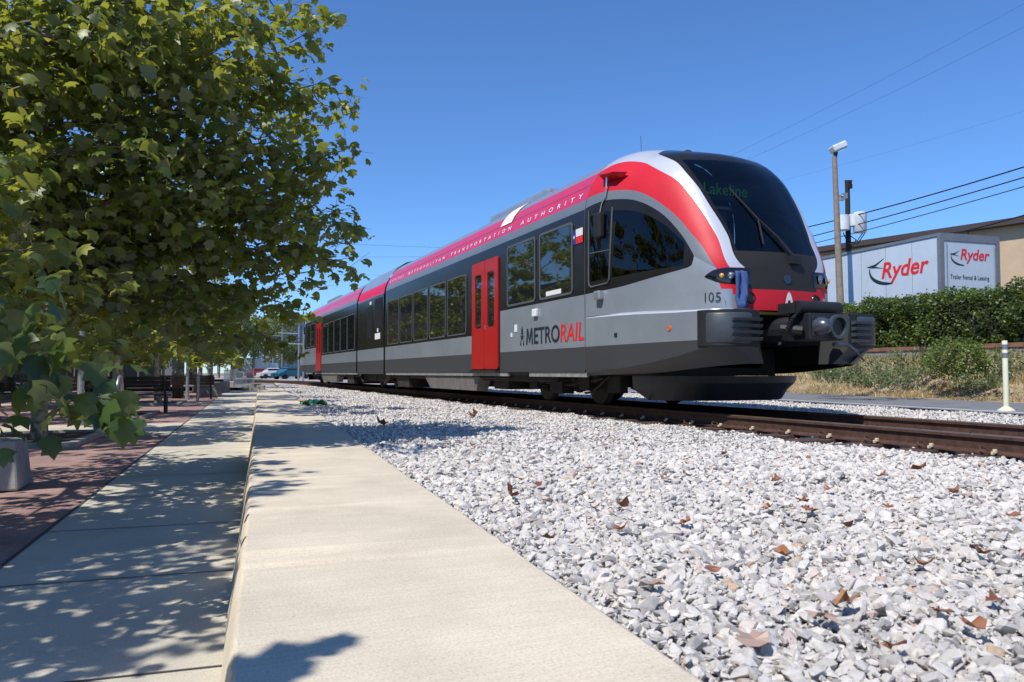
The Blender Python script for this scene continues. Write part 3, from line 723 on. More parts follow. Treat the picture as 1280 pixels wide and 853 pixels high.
ALL = []   # (object, has_rear)
def tpart(mb, name, mats, parent=train, smooth=False, label=None, bevel=0., both=True, sharp=35, org=TO, merge=0.):
    V = mb.V; F = mb.F
    me_ = mesh(name, V, F, mats, parent, mb.m, smooth, merge=merge, org=org, recalc=False)
    bm = bmesh.new(); bm.from_mesh(me_.data); bmesh.ops.recalc_face_normals(bm, faces=bm.faces); bm.to_mesh(me_.data); bm.free()
    if smooth:
        me_.data.polygons.foreach_set('use_smooth', [True]*len(me_.data.polygons))
        try: me_.data.set_sharp_from_angle(angle=R(sharp))
        except Exception: pass
    if bevel:
        b = me_.modifiers.new('bevel', 'BEVEL'); b.width = bevel; b.segments = 2; b.limit_method = 'ANGLE'; b.angle_limit = R(40)
    if label: me_['label'] = label
    me_['_both'] = 1 if both else 0
    return me_
def fix_inside(o):
    """orient an open shell so that its normals point away from the train axis"""
    me = o.data; bm = bmesh.new(); bm.from_mesh(me); s_ = 0
    for f in bm.faces:
        ctr = f.calc_center_median(); out = Vector((ctr.x, min(0, ctr.y+16.5), ctr.z-2.2)); s_ += f.normal.dot(out)*f.calc_area()
    if s_ < 0: bmesh.ops.reverse_faces(bm, faces=bm.faces)
    bm.to_mesh(me); bm.free()
sh = tpart(cab, 'cab_shell', cabm, smooth=True, merge=.004); fix_inside(sh)
ap = tpart(apr, 'cab_fairing', cabm, smooth=True, merge=.002, sharp=30)
cb = tpart(car, 'car_body', carm, smooth=True, merge=.002, sharp=30)
# aluminium skirt strip
st = MB()
for side in (-1, 1):
    for (a, b) in ((11.0, 13.25), (14.3, 24.6)):
        x = XC+side*1.455; st.box(min(x, x-side*.05), max(x, x-side*.05), a, b, .475, .555)
tpart(st, 'skirt_strip', M_alu)
# seams (thin dark grooves)
sm = MB()
for side in (-1, 1):
    zz_ = [.57, 1.0, 1.6, 2.2, 2.95, 3.14, 3.3, 3.52, 3.74, 3.95]
    for a, b in zip(zz_[:-1], zz_[1:]):
        sm.add([(XC+side*(SW(a)+.003), SY-.006, a), (XC+side*(SW(a)+.003), SY+.012, a), (XC+side*(SW(b)+.003), SY+.012, b), (XC+side*(SW(b)+.003), SY-.006, b)], [(0, 1, 2, 3)])
    # crease along the red band
    sm.add([(XC+side*(SW(3.575)+.004), SY, 3.575), (XC+side*(SW(3.583)+.004), SY, 3.583), (XC+side*(SW(3.583)+.004), 24.6, 3.583), (XC+side*(SW(3.575)+.004), 24.6, 3.575)], [(0, 1, 2, 3)])
    for ys_ in (13.0,):
        pass
tpart(sm, 'panel_seam', mat('seam_dark', (.09, .06, .07), .7))

# windows -----------------------------------------------------------
def rrect(u0, u1, v0, v1, r, n=5):
    pts = []
    for (cx, cy, a0) in ((u1-r, v1-r, 0), (u0+r, v1-r, 90), (u0+r, v0+r, 180), (u1-r, v0+r, 270)):
        for i in range(n+1): a = R(a0+90*i/n); pts.append((cx+r*math.cos(a), cy+r*math.sin(a)))
    return pts
def window(y0, y1, z0, z1, side, fr=.035, r=.07, fm_=M_frame, both=True, proud=.012, name='window'):
    """frame ring + pane child, slab of real thickness on the side wall"""
    x0 = XC+side*1.472; xo = XC+side*(1.475+proud); xg = XC+side*(1.475+proud*.45)
    o_ = rrect(y0, y1, z0, z1, r); i_ = rrect(y0+fr, y1-fr, z0+fr, z1-fr, max(.01, r-fr*.5)); n = len(o_)
    mb = MB(); V = [(xo, a, b) for a, b in o_]+[(xo, a, b) for a, b in i_]+[(x0, a, b) for a, b in o_]+[(x0, a, b) for a, b in i_]
    F = []
    for k in range(n):
        k2 = (k+1) % n; F += [(k, k2, n+k2, n+k), (k, 2*n+k, 2*n+k2, k2), (n+k, n+k2, 3*n+k2, 3*n+k)]
    mb.add(V, F); f = tpart(mb, name, fm_, both=both)
    pb = MB(); pb.add([(xg, a, b) for a, b in i_], [tuple(range(n))])
    me_ = mesh('window_pane', pb.V, pb.F, M_glass, f, org=TO)
    if (me_.data.polygons[0].normal.x > 0) != (side > 0): me_.data.flip_normals()
    return f
for side in (-1, 1):
    window(11.42, 12.74, 1.84, 3.04, side, .04, .08)
    window(12.92, 14.28, 1.84, 3.04, side, .04, .08)
    for i in range(5):
        window(16.74+i*1.535, 16.74+i*1.535+1.40, 1.42, 2.80, side, .03, .09)
    # small pane above vents near the cab
# white notice in window A/B
nb = MB(); nb.box(XC-1.486, XC-1.482, 11.85, 12.45, 1.89, 1.97); tpart(nb, 'window_notice', M_white, both=False)
# doors --------------------------------------------------------------
for side in (-1, 1):
    for (a, b) in ((14.74, 15.51), (15.53, 16.30)):
        mb = MB(); x0 = XC+side*1.47; x1 = XC+side*1.50
        o_ = rrect(a, b, .62, 2.93, .05); wy0, wy1 = (a+.2, b-.17) if a < 15 else (a+.17, b-.2)
        i_ = rrect(wy0, wy1, 1.50, 2.66, .05); n = len(o_)
        V = [(x1, p, q) for p, q in o_]+[(x1, p, q) for p, q in i_]+[(x0, p, q) for p, q in o_]+[(x0, p, q) for p, q in i_]; F = []
        for k in range(n):
            k2 = (k+1) % n; F += [(k, k2, n+k2, n+k), (k, 2*n+k, 2*n+k2, k2), (n+k, n+k2, 3*n+k2, 3*n+k)]
        mb.add(V, F); d = tpart(mb, 'door', M_door)
        p_ = mesh('door_window', [(XC+side*1.484, u, v) for u, v in i_], [tuple(range(n))], M_glass, d, org=TO)
        if (p_.data.polygons[0].normal.x > 0) != (side > 0): p_.data.flip_normals()
mb = MB(); mb.box(XC-1.56, XC+1.56, 14.72, 16.32, .545, .60); tpart(mb, 'door_step', M_rubber)
mb = MB(); mb.box(XC-1.512, XC-1.498, 15.47, 15.50, 1.46, 1.56); tpart(mb, 'door_button', M_chrome, both=False)
# roof fairing with pale hatch ------------------------------------------
mb = MB(); V = []
for (y0, y1) in ((11.9, 15.6),):
    for side in (-1,):
        pass
mb.box(XC-.82, XC+.82, 13.8, 17.0, 4.0, 4.2); tpart(mb, 'roof_unit', M_silver, bevel=.06)
hb = MB(); pz = [3.56, 3.66, 3.75, 3.86, 3.95, 4.04, 4.10]
V = []
for (y0, y1) in ((14.35, 14.95),):
    for y in (y0, y1):
        for z in pz: V.append((XC-SW(z)-.014, y+(z-3.56)*.35, z))
n = len(pz); hb.add(V, [(i, i+1, n+i+1, n+i) for i in range(n-1)]); tpart(hb, 'roof_hatch', M_white, both=False)
# articulation + power module ------------------------------------------
pm = MB()
def pm_seg(y0, y1):
    zs = [.50, .956, 1.36, 3.05, 3.12, 3.34, 3.5, 3.72, 3.95, 4.15, 4.26, 4.30]; ww = [1.475, 1.475, 1.475, 1.475, 1.468, 1.43, 1.36, 1.24, 1.05, .75, .4, 0]
    ms_ = [DKG, SIL, BLK, BLK, RED, RED, BRI, BRI, BRI, BRI, BRI]
    for side in (-1, 1):
        V = []
        for y in (y0, y1):
            for z, w_ in zip(zs, ww): V.append((XC+side*w_, y, z))
        n = len(zs); n0 = len(pm.V); pm.V += V
        for i in range(n-1): pm.F.append(tuple(a+n0 for a in (i, i+1, n+i+1, n+i))); pm.m.append(ms_[i])
    for y in (y0, y1):
        pm.add([(XC+s_*w_, y, z) for s_, w_, z in ((-1, 1.475, .5), (1, 1.475, .5), (1, 1.43, 3.34), (1, .75, 4.15), (-1, .75, 4.15), (-1, 1.43, 3.34))], [(0, 1, 2, 3, 4, 5)], BLK)
pm_seg(24.85, 29.05); tpart(pm, 'power_module', carm, smooth=True, both=False, merge=.001, sharp=30)
mb = MB()
for i in range(9):
    e = .02*(i % 2); mb.box(XC-1.38-e, XC+1.38+e, 24.60+i*.03, 24.63+i*.03, .62, 3.2); mb.box(XC-1.12-e, XC+1.12+e, 24.60+i*.03, 24.63+i*.03, 3.2, 3.68)
tpart(mb, 'gangway_bellows', M_rubber)
mb = MB()
mb.box(XC-1.482, XC-1.474, 25.05, 26.15, 2.05, 3.02); mb.box(XC-1.482, XC-1.474, 26.55, 27.3, 1.75, 2.85)
for i in range(12): mb.box(XC-1.492, XC-1.480, 25.08, 26.12, 2.10+i*.075, 2.135+i*.075)
for i in range(13): mb.box(XC-1.492, XC-1.480, 26.58, 27.27, 1.80+i*.075, 1.835+i*.075)
tpart(mb, 'radiator_grille', M_rubber, both=False)
for bx_ in ((25.35, 26.1, 1.66, 1.86), (25.62, 25.78, 1.9, 2.02), (26.7, 26.95, 2.9, 3.0)):
    mb = MB(); mb.box(XC-1.484, XC-1.476, *bx_); tpart(mb, 'notice_plate', M_white, both=False)
# running gear ------------------------------------------------------------
def wheel(y, sd):
    mb = MB(); x = XC+sd*.75; n = 28
    prof_ = [(.0, .12), (.10, .12), (.14, .12), (.30, .07), (.355, .07), (.365, 0.065), (.375, .02), (.395, -.01), (.395, -.04), (0, -.04)]
    V = []; F = []
    for k in range(n):
        a = 2*math.pi*k/n
        for (r_, ox) in prof_: V.append((x+sd*(ox-.03), y+r_*math.cos(a), .395-.02+r_*math.sin(a)))
    q = len(prof_)
    for k in range(n):
        for i in range(q-1): F.append((k*q+i, k*q+i+1, ((k+1) % n)*q+i+1, ((k+1) % n)*q+i))
    mb.add(V, F); return tpart(mb, 'wheel', M_under, smooth=True, sharp=30, both=True)
for y in (11.8, 13.9, 25.9):
    for sd in (-1, 1): wheel(y, sd)
bg_ = MB()
for sd in (-1, 1):
    x = XC+sd*.98
    bg_.box(x-.06, x+.06, 11.4, 14.3, .38, .52); bg_.box(x-.1, x+.1, 11.62, 11.98, .25, .5); bg_.box(x-.1, x+.1, 13.72, 14.08, .25, .5)
    bg_.box(x-.12, x+.12, 12.6, 13.1, .17, .6)
    for yy in (12.15, 13.5):
        for k in range(6): bg_.tube([(x, yy, .22+k*.06), (x, yy, .25+k*.06)], .10, 10)
        bg_.tube([(x, yy, .2), (x, yy, .6)], .06, 8)
    bg_.tube([(x+sd*.05, 11.2, .46), (x+sd*.05, 12.4, .33), (x+sd*.05, 14.6, .4)], .03, 6)
    bg_.tube([(x+sd*.1, 10.9, .5), (x+sd*.1, 11.5, .22), (x+sd*.02, 11.9, .2)], .022, 6)
    bg_.box(x-.04, x+.1, 10.7, 11.1, .22, .5)
bg_.box(XC-.9, XC+.9, 11.6, 14.1, .32, .60)
for yy in (11.8, 13.9): bg_.tube([(XC-.8, yy, .375), (XC+.8, yy, .375)], .09, 10)
tpart(bg_, 'bogie_frame', M_under)
ub = MB()
ub.box(XC-1.3, XC+1.3, 12.4, 24.4, .38, .52)
ub.box(XC-1.34, XC+1.34, 22.2, 23.5, .12, .5); ub.box(XC-1.2, XC+1.2, 14.9, 15.7, .2, .5); ub.tube([(XC-1.36, 14.4, .44), (XC-1.36, 22, .44)], .025, 6); ub.box(XC-1.1, XC+1.1, 23.9, 24.7, .22, .5)
ub.box(XC-1.2, XC-.9, 24.75, 26.9, .25, .52); ub.tube([(XC-1.3, 24.5, .5), (XC-1.3, 25.3, .2)], .06, 8)
tpart(ub, 'underframe_box', M_under, bevel=.02)
for side in (-1, 1):
    tk = MB()
    x0, x1 = (XC-1.42, XC-1.1) if side < 0 else (XC+1.1, XC+1.42)
    tk.add([(x0, 16.1, .46), (x0+.05, 16.35, .14), (x0+.05, 19.9, .14), (x0, 20.3, .46), (x1, 16.1, .46), (x1, 16.35, .14), (x1, 19.9, .14), (x1, 20.3, .46)], [(0, 1, 2, 3), (4, 7, 6, 5), (0, 4, 5, 1), (1, 5, 6, 2), (2, 6, 7, 3), (3, 7, 4, 0)])
    tpart(tk, 'tank_cover', mat('dusty_tank_cover', (.17, .155, .14), .7, noise=.3, nscale=4) if side < 0 else bpy.data.materials['dusty_tank_cover'], bevel=.01)
# front deflector ---------------------------------------------------------
pl = MB(); V = []; cols_ = []
for (w_, y) in ((1.25, 9.95), (1.22, 9.5), (1.08, 9.12), (.8, 8.92), (.4, 8.82), (0, 8.8), (-.4, 8.82), (-.8, 8.92), (-1.08, 9.12), (-1.22, 9.5), (-1.25, 9.95)):
    cols_.append([(w_, y, .50), (w_*.985, y+.03, .40), (w_*.93, y+.12, .30), (w_*.90, min(y+.22, 9.72), .15), (w_*.80, min(y+.34, 9.74), .15), (w_*.8, y+.34, .42)])
for c_ in cols_: V += [(XC+a, b, z) for a, b, z in c_]
q = 6; pl.add(V, [(j*q+i, j*q+i+1, (j+1)*q+i+1, (j+1)*q+i) for j in range(len(cols_)-1) for i in range(q-1)])
tpart(pl, 'track_deflector', M_plow, smooth=True, sharp=25)
fb = MB(); fb.box(XC-.74, XC+.74, 9.5, 9.9, .62, 1.38); fb.box(XC-1.0, XC+1.0, 9.5, 11.2, .50, .9); fb.box(XC-.76, XC+.76, 8.2, 9.6, 1.345, 1.38)

tpart(fb, 'coupler_pocket', M_rubber)
yb_ = MB(); yb_.box(XC-.5, XC+.5, 8.16, 8.22, 1.31, 1.345); tpart(yb_, 'yellow_trim', mat('dirty_yellow', (.4, .25, .02), .6))
# bumpers -----------------------------------------------------------------
for side in (-1, 1):
    mb = MB(); path = [(1.375, 8.10), (1.345, 8.01), (1.30, 7.93), (1.25, 7.87), (1.18, 7.82), (1.10, 7.79), (.93, 7.78), (.73, 7.78)]
    path = [(a+.008, b-.01) for a, b in path]; zt, zb_ = 1.30, .90; V = []
    zl = [zb_+.015, zb_, zb_+.03, zb_+.05, zt-.05, zt-.03, zt, zt-.0]
    rings = [(zb_, -.03), (zb_+.012, .006), (zb_+.03, .02), (zt-.03, .02), (zt-.012, .006), (zt, -.03)]
    for (z, o_) in rings:
        for k, (a, b) in enumerate(path):
            e = o_ if 0 < k < len(path)-1 else -.03
            f = k/(len(path)-1); V.append((XC+side*(a+e*(1-f)*.8-(.0)), b-e*(f*.9+.3), z))
    n = len(path); F = [(i*n+k, i*n+k+1, (i+1)*n+k+1, (i+1)*n+k) for i in range(len(rings)-1) for k in range(n-1)]
    mb.add(V, F)
    b_ = tpart(mb, 'corner_bumper', M_bumper, smooth=True, sharp=40)
    gk = MB(); V = []
    for (z, o_) in ((zb_-.03, -.02), (zb_-.02, .006), (zt+.02, .006), (zt+.03, -.02)):
        for k, (a, b) in enumerate([(1.395, 8.15)]+path): f = k/len(path); V.append((XC+side*(a+o_*(1-f)), b-o_*(f+.2)+.008*f, z))
    n = len(path)+1; gk.add(V, [(i*n+k, i*n+k+1, (i+1)*n+k+1, (i+1)*n+k) for i in range(3) for k in range(n-1)]); tpart(gk, 'bumper_gasket', M_rubber, parent=b_, smooth=True, sharp=40)
    rb = MB(); rp_ = [(1.16, 7.79), (1.10, 7.755), (.93, 7.735), (.76, 7.735)]
    for z in (.965, 1.045, 1.125, 1.205):
        V = []
        for (dz, dy) in ((-.026, .04), (-.022, -.03), (.016, -.055), (.026, .04)):
            for (a, b) in rp_: V.append((XC+side*a, b+dy, z+dz))
        rb.add(V, [(i*4+k, i*4+k+1, (i+1)*4+k+1, (i+1)*4+k) for i in range(3) for k in range(3)]+[(0, 4, 8, 12), (3, 15, 11, 7)])
    r_ = tpart(rb, 'bumper_ribs', M_bumper, parent=b_)
# coupler -------------------------------------------------------------------
cp = MB(); cp.box(-.34, .34, -.12, .28, -.17, .17, 0)
cpl = tpart(MB(), 'tmp', M_bumper) if False else None
mb = MB(); CX, CY, CZ = XC-.07, 7.40, 1.11
mb.box(CX-.27, CX+.27, CY-.05, CY+.32, CZ-.165, CZ+.165); mb.tube([(CX, CY+.3, CZ), (CX, CY+1.0, CZ)], .16, 12)
mb.box(CX-.24, CX+.24, CY-.07, CY-.04, CZ-.13, CZ+.13)
coup = tpart(mb, 'coupler', M_plow, bevel=.03, smooth=False)
mb = MB(); V = []; n = 20
for (r_, y) in ((.115, CY-.06), (.11, CY-.12), (.085, CY-.19), (.045, CY-.23), (0.001, CY-.24)):
    for k in range(n): a = 2*math.pi*k/n; V.append((CX-.13+r_*math.cos(a), y, CZ+r_*math.sin(a)))
mb.add(V, [(i*n+k, i*n+(k+1) % n, (i+1)*n+(k+1) % n, (i+1)*n+k) for i in range(4) for k in range(n)])
tpart(mb, 'coupler_cone', M_cone, parent=coup, smooth=True, both=True)
mb = MB(); V = []
for (r_, y) in ((.15, CY-.06), (.15, CY-.12), (.115, CY-.12), (.11, CY-.0), (.001, CY+.01)):
    for k in range(n): a = 2*math.pi*k/n; V.append((CX+.14+r_*math.cos(a), y, CZ+r_*math.sin(a)))
mb.add(V, [(i*n+k, i*n+(k+1) % n, (i+1)*n+(k+1) % n, (i+1)*n+k) for i in range(4) for k in range(n)], 0)
mb.m = [0]*(3*n)+[1]*n; tpart(mb, 'coupler_cup', [M_bumper, M_rubber], parent=coup, smooth=True)
mb = MB(); mb.tube([(CX-.34, CY+.1, CZ+.24), (CX+.34, CY+.1, CZ+.24)], .085, 14); mb.box(CX-.36, CX+.36, CY+.1, CY+.4, CZ+.17, CZ+.30); tpart(mb, 'coupler_cover', M_rubber, parent=coup, smooth=True)
mb = MB()
for i in range(6):
    x = CX-.35-.02*i; mb.tube([(x+.1, CY+.15, CZ+.18-.03*i), (x-.1, CY+.05, CZ+.1-.03*i), (x-.05, CY+.15, CZ-.1-.01*i), (x+.15, CY+.25, CZ-.15)], .018, 6)
mb.tube([(CX-.32, CY+.02, CZ-.05), (CX-.5, CY+.2, CZ-.02)], .06, 8)
tpart(mb, 'coupler_hose', M_galv if False else M_rubber, parent=coup, smooth=True)
mb = MB(); mb.tube([(CX+.05, CY-.1, CZ-.22), (CX+.25, CY-.12, CZ-.22), (CX+.42, CY-.1, CZ-.3), (CX+.6, CY-.05, CZ-.42)], [.025, .025, .02, .012], 8); tpart(mb, 'release_lever', M_cone, parent=coup, smooth=True, both=False)
# headlights -----------------------------------------------------------------
for side in (-1, 1):
    top_ = spl([(8.485, 1.815), (8.40, 1.885), (8.30, 1.915), (8.235, 1.915)], 16); bot_ = spl([(8.485, 1.805), (8.40, 1.755), (8.31, 1.71), (8.245, 1.70)], 16)
    # continue to the mask along the front: w from ~.7 to .55
    def cpt(y, z, off): w_ = WW(y, z); return Vector((XC+side*(w_+off*.7), y-off*.7, z))
    V = []; F = []
    ext = 5
    for row, (cv) in enumerate((top_, (top_+bot_)/2, bot_)):
        for k, (y, z) in enumerate(cv): V.append(cpt(y, z, .004+(.022 if row == 1 and 0 < k else 0)))
        wl = WW(cv[-1][0], cv[-1][1])
        for e in range(1, ext+1):
            w_ = wl+(.53-wl)*e/ext; z = cv[-1][1]; V.append(Vector((XC+side*w_, YF(z)+PTinv(w_)-.006-(.018 if row == 1 and e < ext else 0), z)))
    n = 16+ext; F = [(r*n+k, r*n+k+1, (r+1)*n+k+1, (r+1)*n+k) for r in range(2) for k in range(n-1)]
    hb_ = MB(); hb_.add(V, F); h = tpart(hb_, 'headlight', M_hlbody, smooth=True, sharp=80)
    for (w_, z, r_, mm, nm) in ((.66, 1.815, .062, M_lens, 'lamp_lens'), (.80, 1.81, .045, M_lens, 'lamp_lens'), (.90, 1.81, .032, M_gold, 'turn_lamp')):
        mb = MB(); ctr = Vector((XC+side*w_, YF(z)+PTinv(w_)-.03, z)); nn_ = Vector((side*(.25+max(0, w_-.6)*2), -1, 0)).normalized(); uu = nn_.cross(Vector((0, 0, 1))).normalized(); V = []
        for (rr, d) in ((1, 0), (.85, .012), (.5, .02), (.01, .024)):
            for k in range(16): a = 2*math.pi*k/16; V.append(ctr+nn_*d+(uu*math.cos(a)+Vector((0, 0, 1))*math.sin(a))*r_*rr)
        mb.add(V, [(i*16+k, i*16+(k+1) % 16, (i+1)*16+(k+1) % 16, (i+1)*16+k) for i in range(3) for k in range(16)]); tpart(mb, nm, mm, parent=h, smooth=True)
    # round lamp recess in the red stripe
    mb = MB(); ctr = Vector((XC+side*.545, YF(1.52)+PTinv(.545)-.008, 1.52)); V = []
    for (rr, d) in ((.078, 0), (.07, .012), (.055, .01), (.05, -.0), (.001, .0)):
        for k in range(20): a = 2*math.pi*k/20; V.append(ctr+Vector((rr*math.cos(a), -d, rr*math.sin(a))))
    mb.add(V, [(i*20+k, i*20+(k+1) % 20, (i+1)*20+(k+1) % 20, (i+1)*20+k) for i in range(4) for k in range(20)]); tpart(mb, 'marker_lamp', mat('lamp_ring', (.03, .004, .004), .25) if side < 0 else bpy.data.materials['lamp_ring'], smooth=True)
# white emblem and badge on the front
mb = MB(); yf = YF(1.52)-.012
mb.add([(XC+.02+a, yf, 1.52+b) for a, b in ((-.07, -.09), (-.03, -.09), (-.02, -.02), (.02, -.02), (.03, -.09), (.07, -.09), (.05, .0), (.03, .06), (.0, .095), (-.03, .06), (-.05, 0))], [tuple(range(11))]); tpart(mb, 'white_emblem', M_white, both=False)
mb = MB(); mb.tube([(XC+.02, YF(1.78)-.012, 1.78), (XC+.02, YF(1.78)+.01, 1.78)], .06, 20); tpart(mb, 'round_badge', mat('badge_blue', (.02, .04, .07), .3), both=False)
# blue cover hanging below the near headlight
mb = MB(); V = []
for j in range(9):
    z = 1.86-.06*j
    for i in range(5):
        w_ = .80-.042*i+(.02*(j > 5)); V.append((XC-w_, YF(1.6)+PTinv(.75)-.075-.03*math.sin(i*1.7+j*.6)-.012*j, z))
mb.add(V, [(j*5+i, j*5+i+1, (j+1)*5+i+1, (j+1)*5+i) for j in range(8) for i in range(4)])
o = tpart(mb, 'blue_cover', M_blue, smooth=True, both=False); sd = o.modifiers.new('s', 'SOLIDIFY'); sd.thickness = .035
# cab window frame lines, handle, mirror -----------------------------------
mb = MB()
def loop_tube(pts, r_, side=-1, name='x'): mb.tube([p3(side, y, z, .012) for y, z in pts], r_, 6)
for side in (-1, 1):
    loop_tube([(10.86, 3.1), (10.86, 2.0), (10.84, 1.92), (10.78, 1.885), (10.32, 1.90), (10.27, 1.95), (10.26, 2.3), (10.25, 3.05)], .014, side)
    loop_tube([(10.84, 2.42), (10.28, 2.40)], .009, side)
tpart(mb, 'cab_window_frame', M_frame, smooth=True)
mb = MB(); mb.add([p3(-1, 9.95, 1.92, .02), p3(-1, 9.9, 2.12, .02), p3(-1, 9.55, 2.02, .02), p3(-1, 9.35, 1.985, .02)], [(0, 1, 2, 3)]); 
for side in (-1,):
    hh = MB(); hh.box(XC-1.56, XC-1.42, 10.42, 10.60, 1.66, 1.80); tpart(hh, 'grab_step', M_galv, bevel=.03, both=False)
for side in (-1, 1):
    mb = MB(); b0 = Vector(p3(side, 10.42, 3.55)); 
    mb.add([b0+Vector(v) for v in ((-side*.05, .35, .05), (-side*.05, -.35, .02), (side*.16, -.22, .03), (side*.20, .12, .06), (-side*.02, .25, -.04), (-side*.02, -.25, -.05), (side*.15, -.18, .0), (side*.18, .1, .02))],
           [(0, 1, 2, 3), (4, 7, 6, 5), (0, 4, 5, 1), (1, 5, 6, 2), (2, 6, 7, 3), (3, 7, 4, 0)])
    br_ = tpart(mb, 'mirror_bracket', M_red, bevel=.012)
    mb = MB(); a0 = b0+Vector((side*.12, 0, 0)); mb.tube([a0, a0+Vector((side*.03, 0, -.28)), a0+Vector((side*.05, .10, -.42)), a0+Vector((side*.06, .12, -.55))], .016, 8); tpart(mb, 'mirror_arm', M_chrome, parent=br_, smooth=True)
    mb = MB(); q_ = a0+Vector((side*.06, .13, -.70)); mb.box(q_.x-.07, q_.x+.07, q_.y-.10, q_.y+.10, q_.z-.24, q_.z+.17); mr = tpart(mb, 'wing_mirror', M_rubber, parent=br_, bevel=.035)
# antenna, horn
mb = MB(); V = []
for j in range(6):
    a = j/5*math.pi/2
    for k in range(16): t = 2*math.pi*k/16; V.append((XC-.25+.11*math.cos(a)*math.cos(t), 9.95+.11*math.cos(a)*math.sin(t), 3.86+.11*math.sin(a)))
mb.add(V, [(i*16+k, i*16+(k+1) % 16, (i+1)*16+(k+1) % 16, (i+1)*16+k) for i in range(5) for k in range(16)]); mb.tube([(XC-.25, 9.95, 3.7), (XC-.25, 9.95, 3.87)], .11, 16); tpart(mb, 'roof_antenna', M_rubber, smooth=True)
mb = MB(); mb.tube([(XC-.6, 10.7, 4.0), (XC-.6, 10.72, 4.36)], .004, 5); tpart(mb, 'whip_antenna', M_rubber)
# wipers
mb = MB(); yb2 = lambda z, w_: ynose(z, abs(w_))-.03
mb.tube([(XC+.16, yb2(2.08, .16)-.02, 2.08), (XC+.0, yb2(2.35, 0)-.02, 2.35), (XC-.2, yb2(2.62, .2)-.015, 2.62)], [.028, .018, .012], 6)
mb.tube([(XC-.26, yb2(2.25, .26), 2.25), (XC-.2, yb2(2.62, .2)-.01, 2.62), (XC-.42, yb2(3.1, .42), 3.1)], .012, 6)
mb.box(XC+.08, XC+.26, yb2(2.05, .1)-.03, yb2(2.05, .1)+.02, 2.0, 2.1)
tpart(mb, 'windscreen_wiper', M_rubber, smooth=False)
# interior of the cab
ib = MB(); ib.box(XC-1.2, XC+1.2, 9.9, 11.2, 1.72, 1.80); ib.box(XC-.95, XC+.95, 8.9, 9.9, 1.72, 1.80); ib.box(XC-1.40, XC+1.40, 11.25, 11.3, 1.7, 3.2); ib.box(XC-1.15, XC+1.15, 11.25, 11.3, 3.2, 3.75)
ib.box(XC-.85, XC+.85, 8.6, 9.3, 1.80, 2.07); ib.box(XC-.55, XC+.1, 8.95, 9.25, 2.07, 2.22)
tpart(ib, 'cab_interior', mat('cab_interior_dark', (.03, .035, .045), .7))
sb_ = MB(); sb_.box(XC-.3, XC+.3, 9.9, 10.4, 2.05, 2.17); sb_.box(XC-.28, XC+.28, 10.35, 10.47, 2.17, 2.85); sb_.box(XC-.12, XC+.12, 9.95, 10.2, 1.8, 2.05); tpart(sb_, 'driver_seat', mat('seat_dark', (.02, .03, .05), .8), bevel=.04)
sb_ = MB(); sb_.box(XC-.75, XC+.1, 9.35, 9.5, 2.95, 3.0); sb_.box(XC-.72, XC+.07, 9.42, 9.45, 2.62, 2.95); tpart(sb_, 'sun_blind', mat('blind_grey', (.12, .12, .13), .8))
db = MB(); db.box(XC-.72, XC+.72, 9.32, 9.42, 3.08, 3.36); dsp = tpart(db, 'destination_display', mat('display_black', (.005, .007, .008), .4))
Mt = Matrix(((1, 0, 0, XC-.42-TO.x), (0, 0, -1, 9.312-TO.y), (0, 1, 0, 3.15-TO.z), (0, 0, 0, 1)))
text('Lakeline', .78, .17, M_led, dsp, Mt, bold=.004)
db = MB(); db.box(XC-.66, XC-.50, 9.312, 9.318, 3.13, 3.31); tpart(db, 'route_square', M_led, parent=dsp, both=False)
# lettering on the near side ---------------------------------------------------
def MS(y, z, off=.006, tilt=0.):  # left end at y (text runs towards the camera, -Y)
    x = XC-SW(z)-off; ct, st_ = math.cos(tilt), math.sin(tilt)
    return Matrix(((0, st_, -ct, x-TO.x), (-1, 0, 0, y-TO.y), (0, ct, st_, z-TO.z), (0, 0, 0, 1)))
M0 = MS(13.34, 1.065); mesh('lettering', [tuple(M0 @ Vector((u*1.05, v, 0))) for u, v in ((0, 0), (.055, 0), (.075, .20), (.14, .03), (.16, .03), (.225, .20), (.245, 0), (.30, 0), (.265, .30), (.215, .30), (.15, .12), (.085, .30), (.035, .30))], [tuple(range(13))], M_txtdk, train)
text('ETRO', 1.06, .30, M_txtdk, train, MS(12.98, 1.065), bold=.014)
text('RAIL', .86, .30, M_txtred, train, MS(11.90, 1.065), bold=.012, shear=.12)
mb = MB()
for (u0, u1, v0, v1) in ((0, .16, .30, .34) and (.02, .16, .16, .19), (.04, .14, .12, .15), (.04, .14, .21, .24), (.0, .05, 0, .04), (.13, .18, 0, .04)):
    mb.add([(XC-1.481, 13.62-u0, 1.06+v0), (XC-1.481, 13.62-u1, 1.06+v0), (XC-1.481, 13.62-u1, 1.06+v1), (XC-1.481, 13.62-u0, 1.06+v1)], [(0, 1, 2, 3)])
mb.add([(XC-1.481, 13.62-u, 1.06+v) for u, v in ((.05, .25), (.13, .25), (.13, .30), (.09, .37), (.05, .30))], [(0, 1, 2, 3, 4)])
mb.add([(XC-1.481, 13.62-u, 1.06+v) for u, v in ((.0, .04), (.03, .04), (.06, .12), (.04, .12))], [(0, 1, 2, 3)]); mb.add([(XC-1.481, 13.62-u, 1.06+v) for u, v in ((.18, .04), (.15, .04), (.12, .12), (.14, .12))], [(0, 1, 2, 3)])
tpart(mb, 'tower_emblem', M_txtdk, both=False)
for wd_, ya, yb3 in (('CAPITAL', 24.3, 22.6), ('METROPOLITAN', 22.05, 18.6), ('TRANSPORTATION', 18.1, 14.25), ('AUTHORITY', 13.75, 11.2)):
    text(wd_, ya-yb3, .085, M_txtwh, train, MS(ya, 3.385, .003, R(17)), bold=.006, space=2.4)
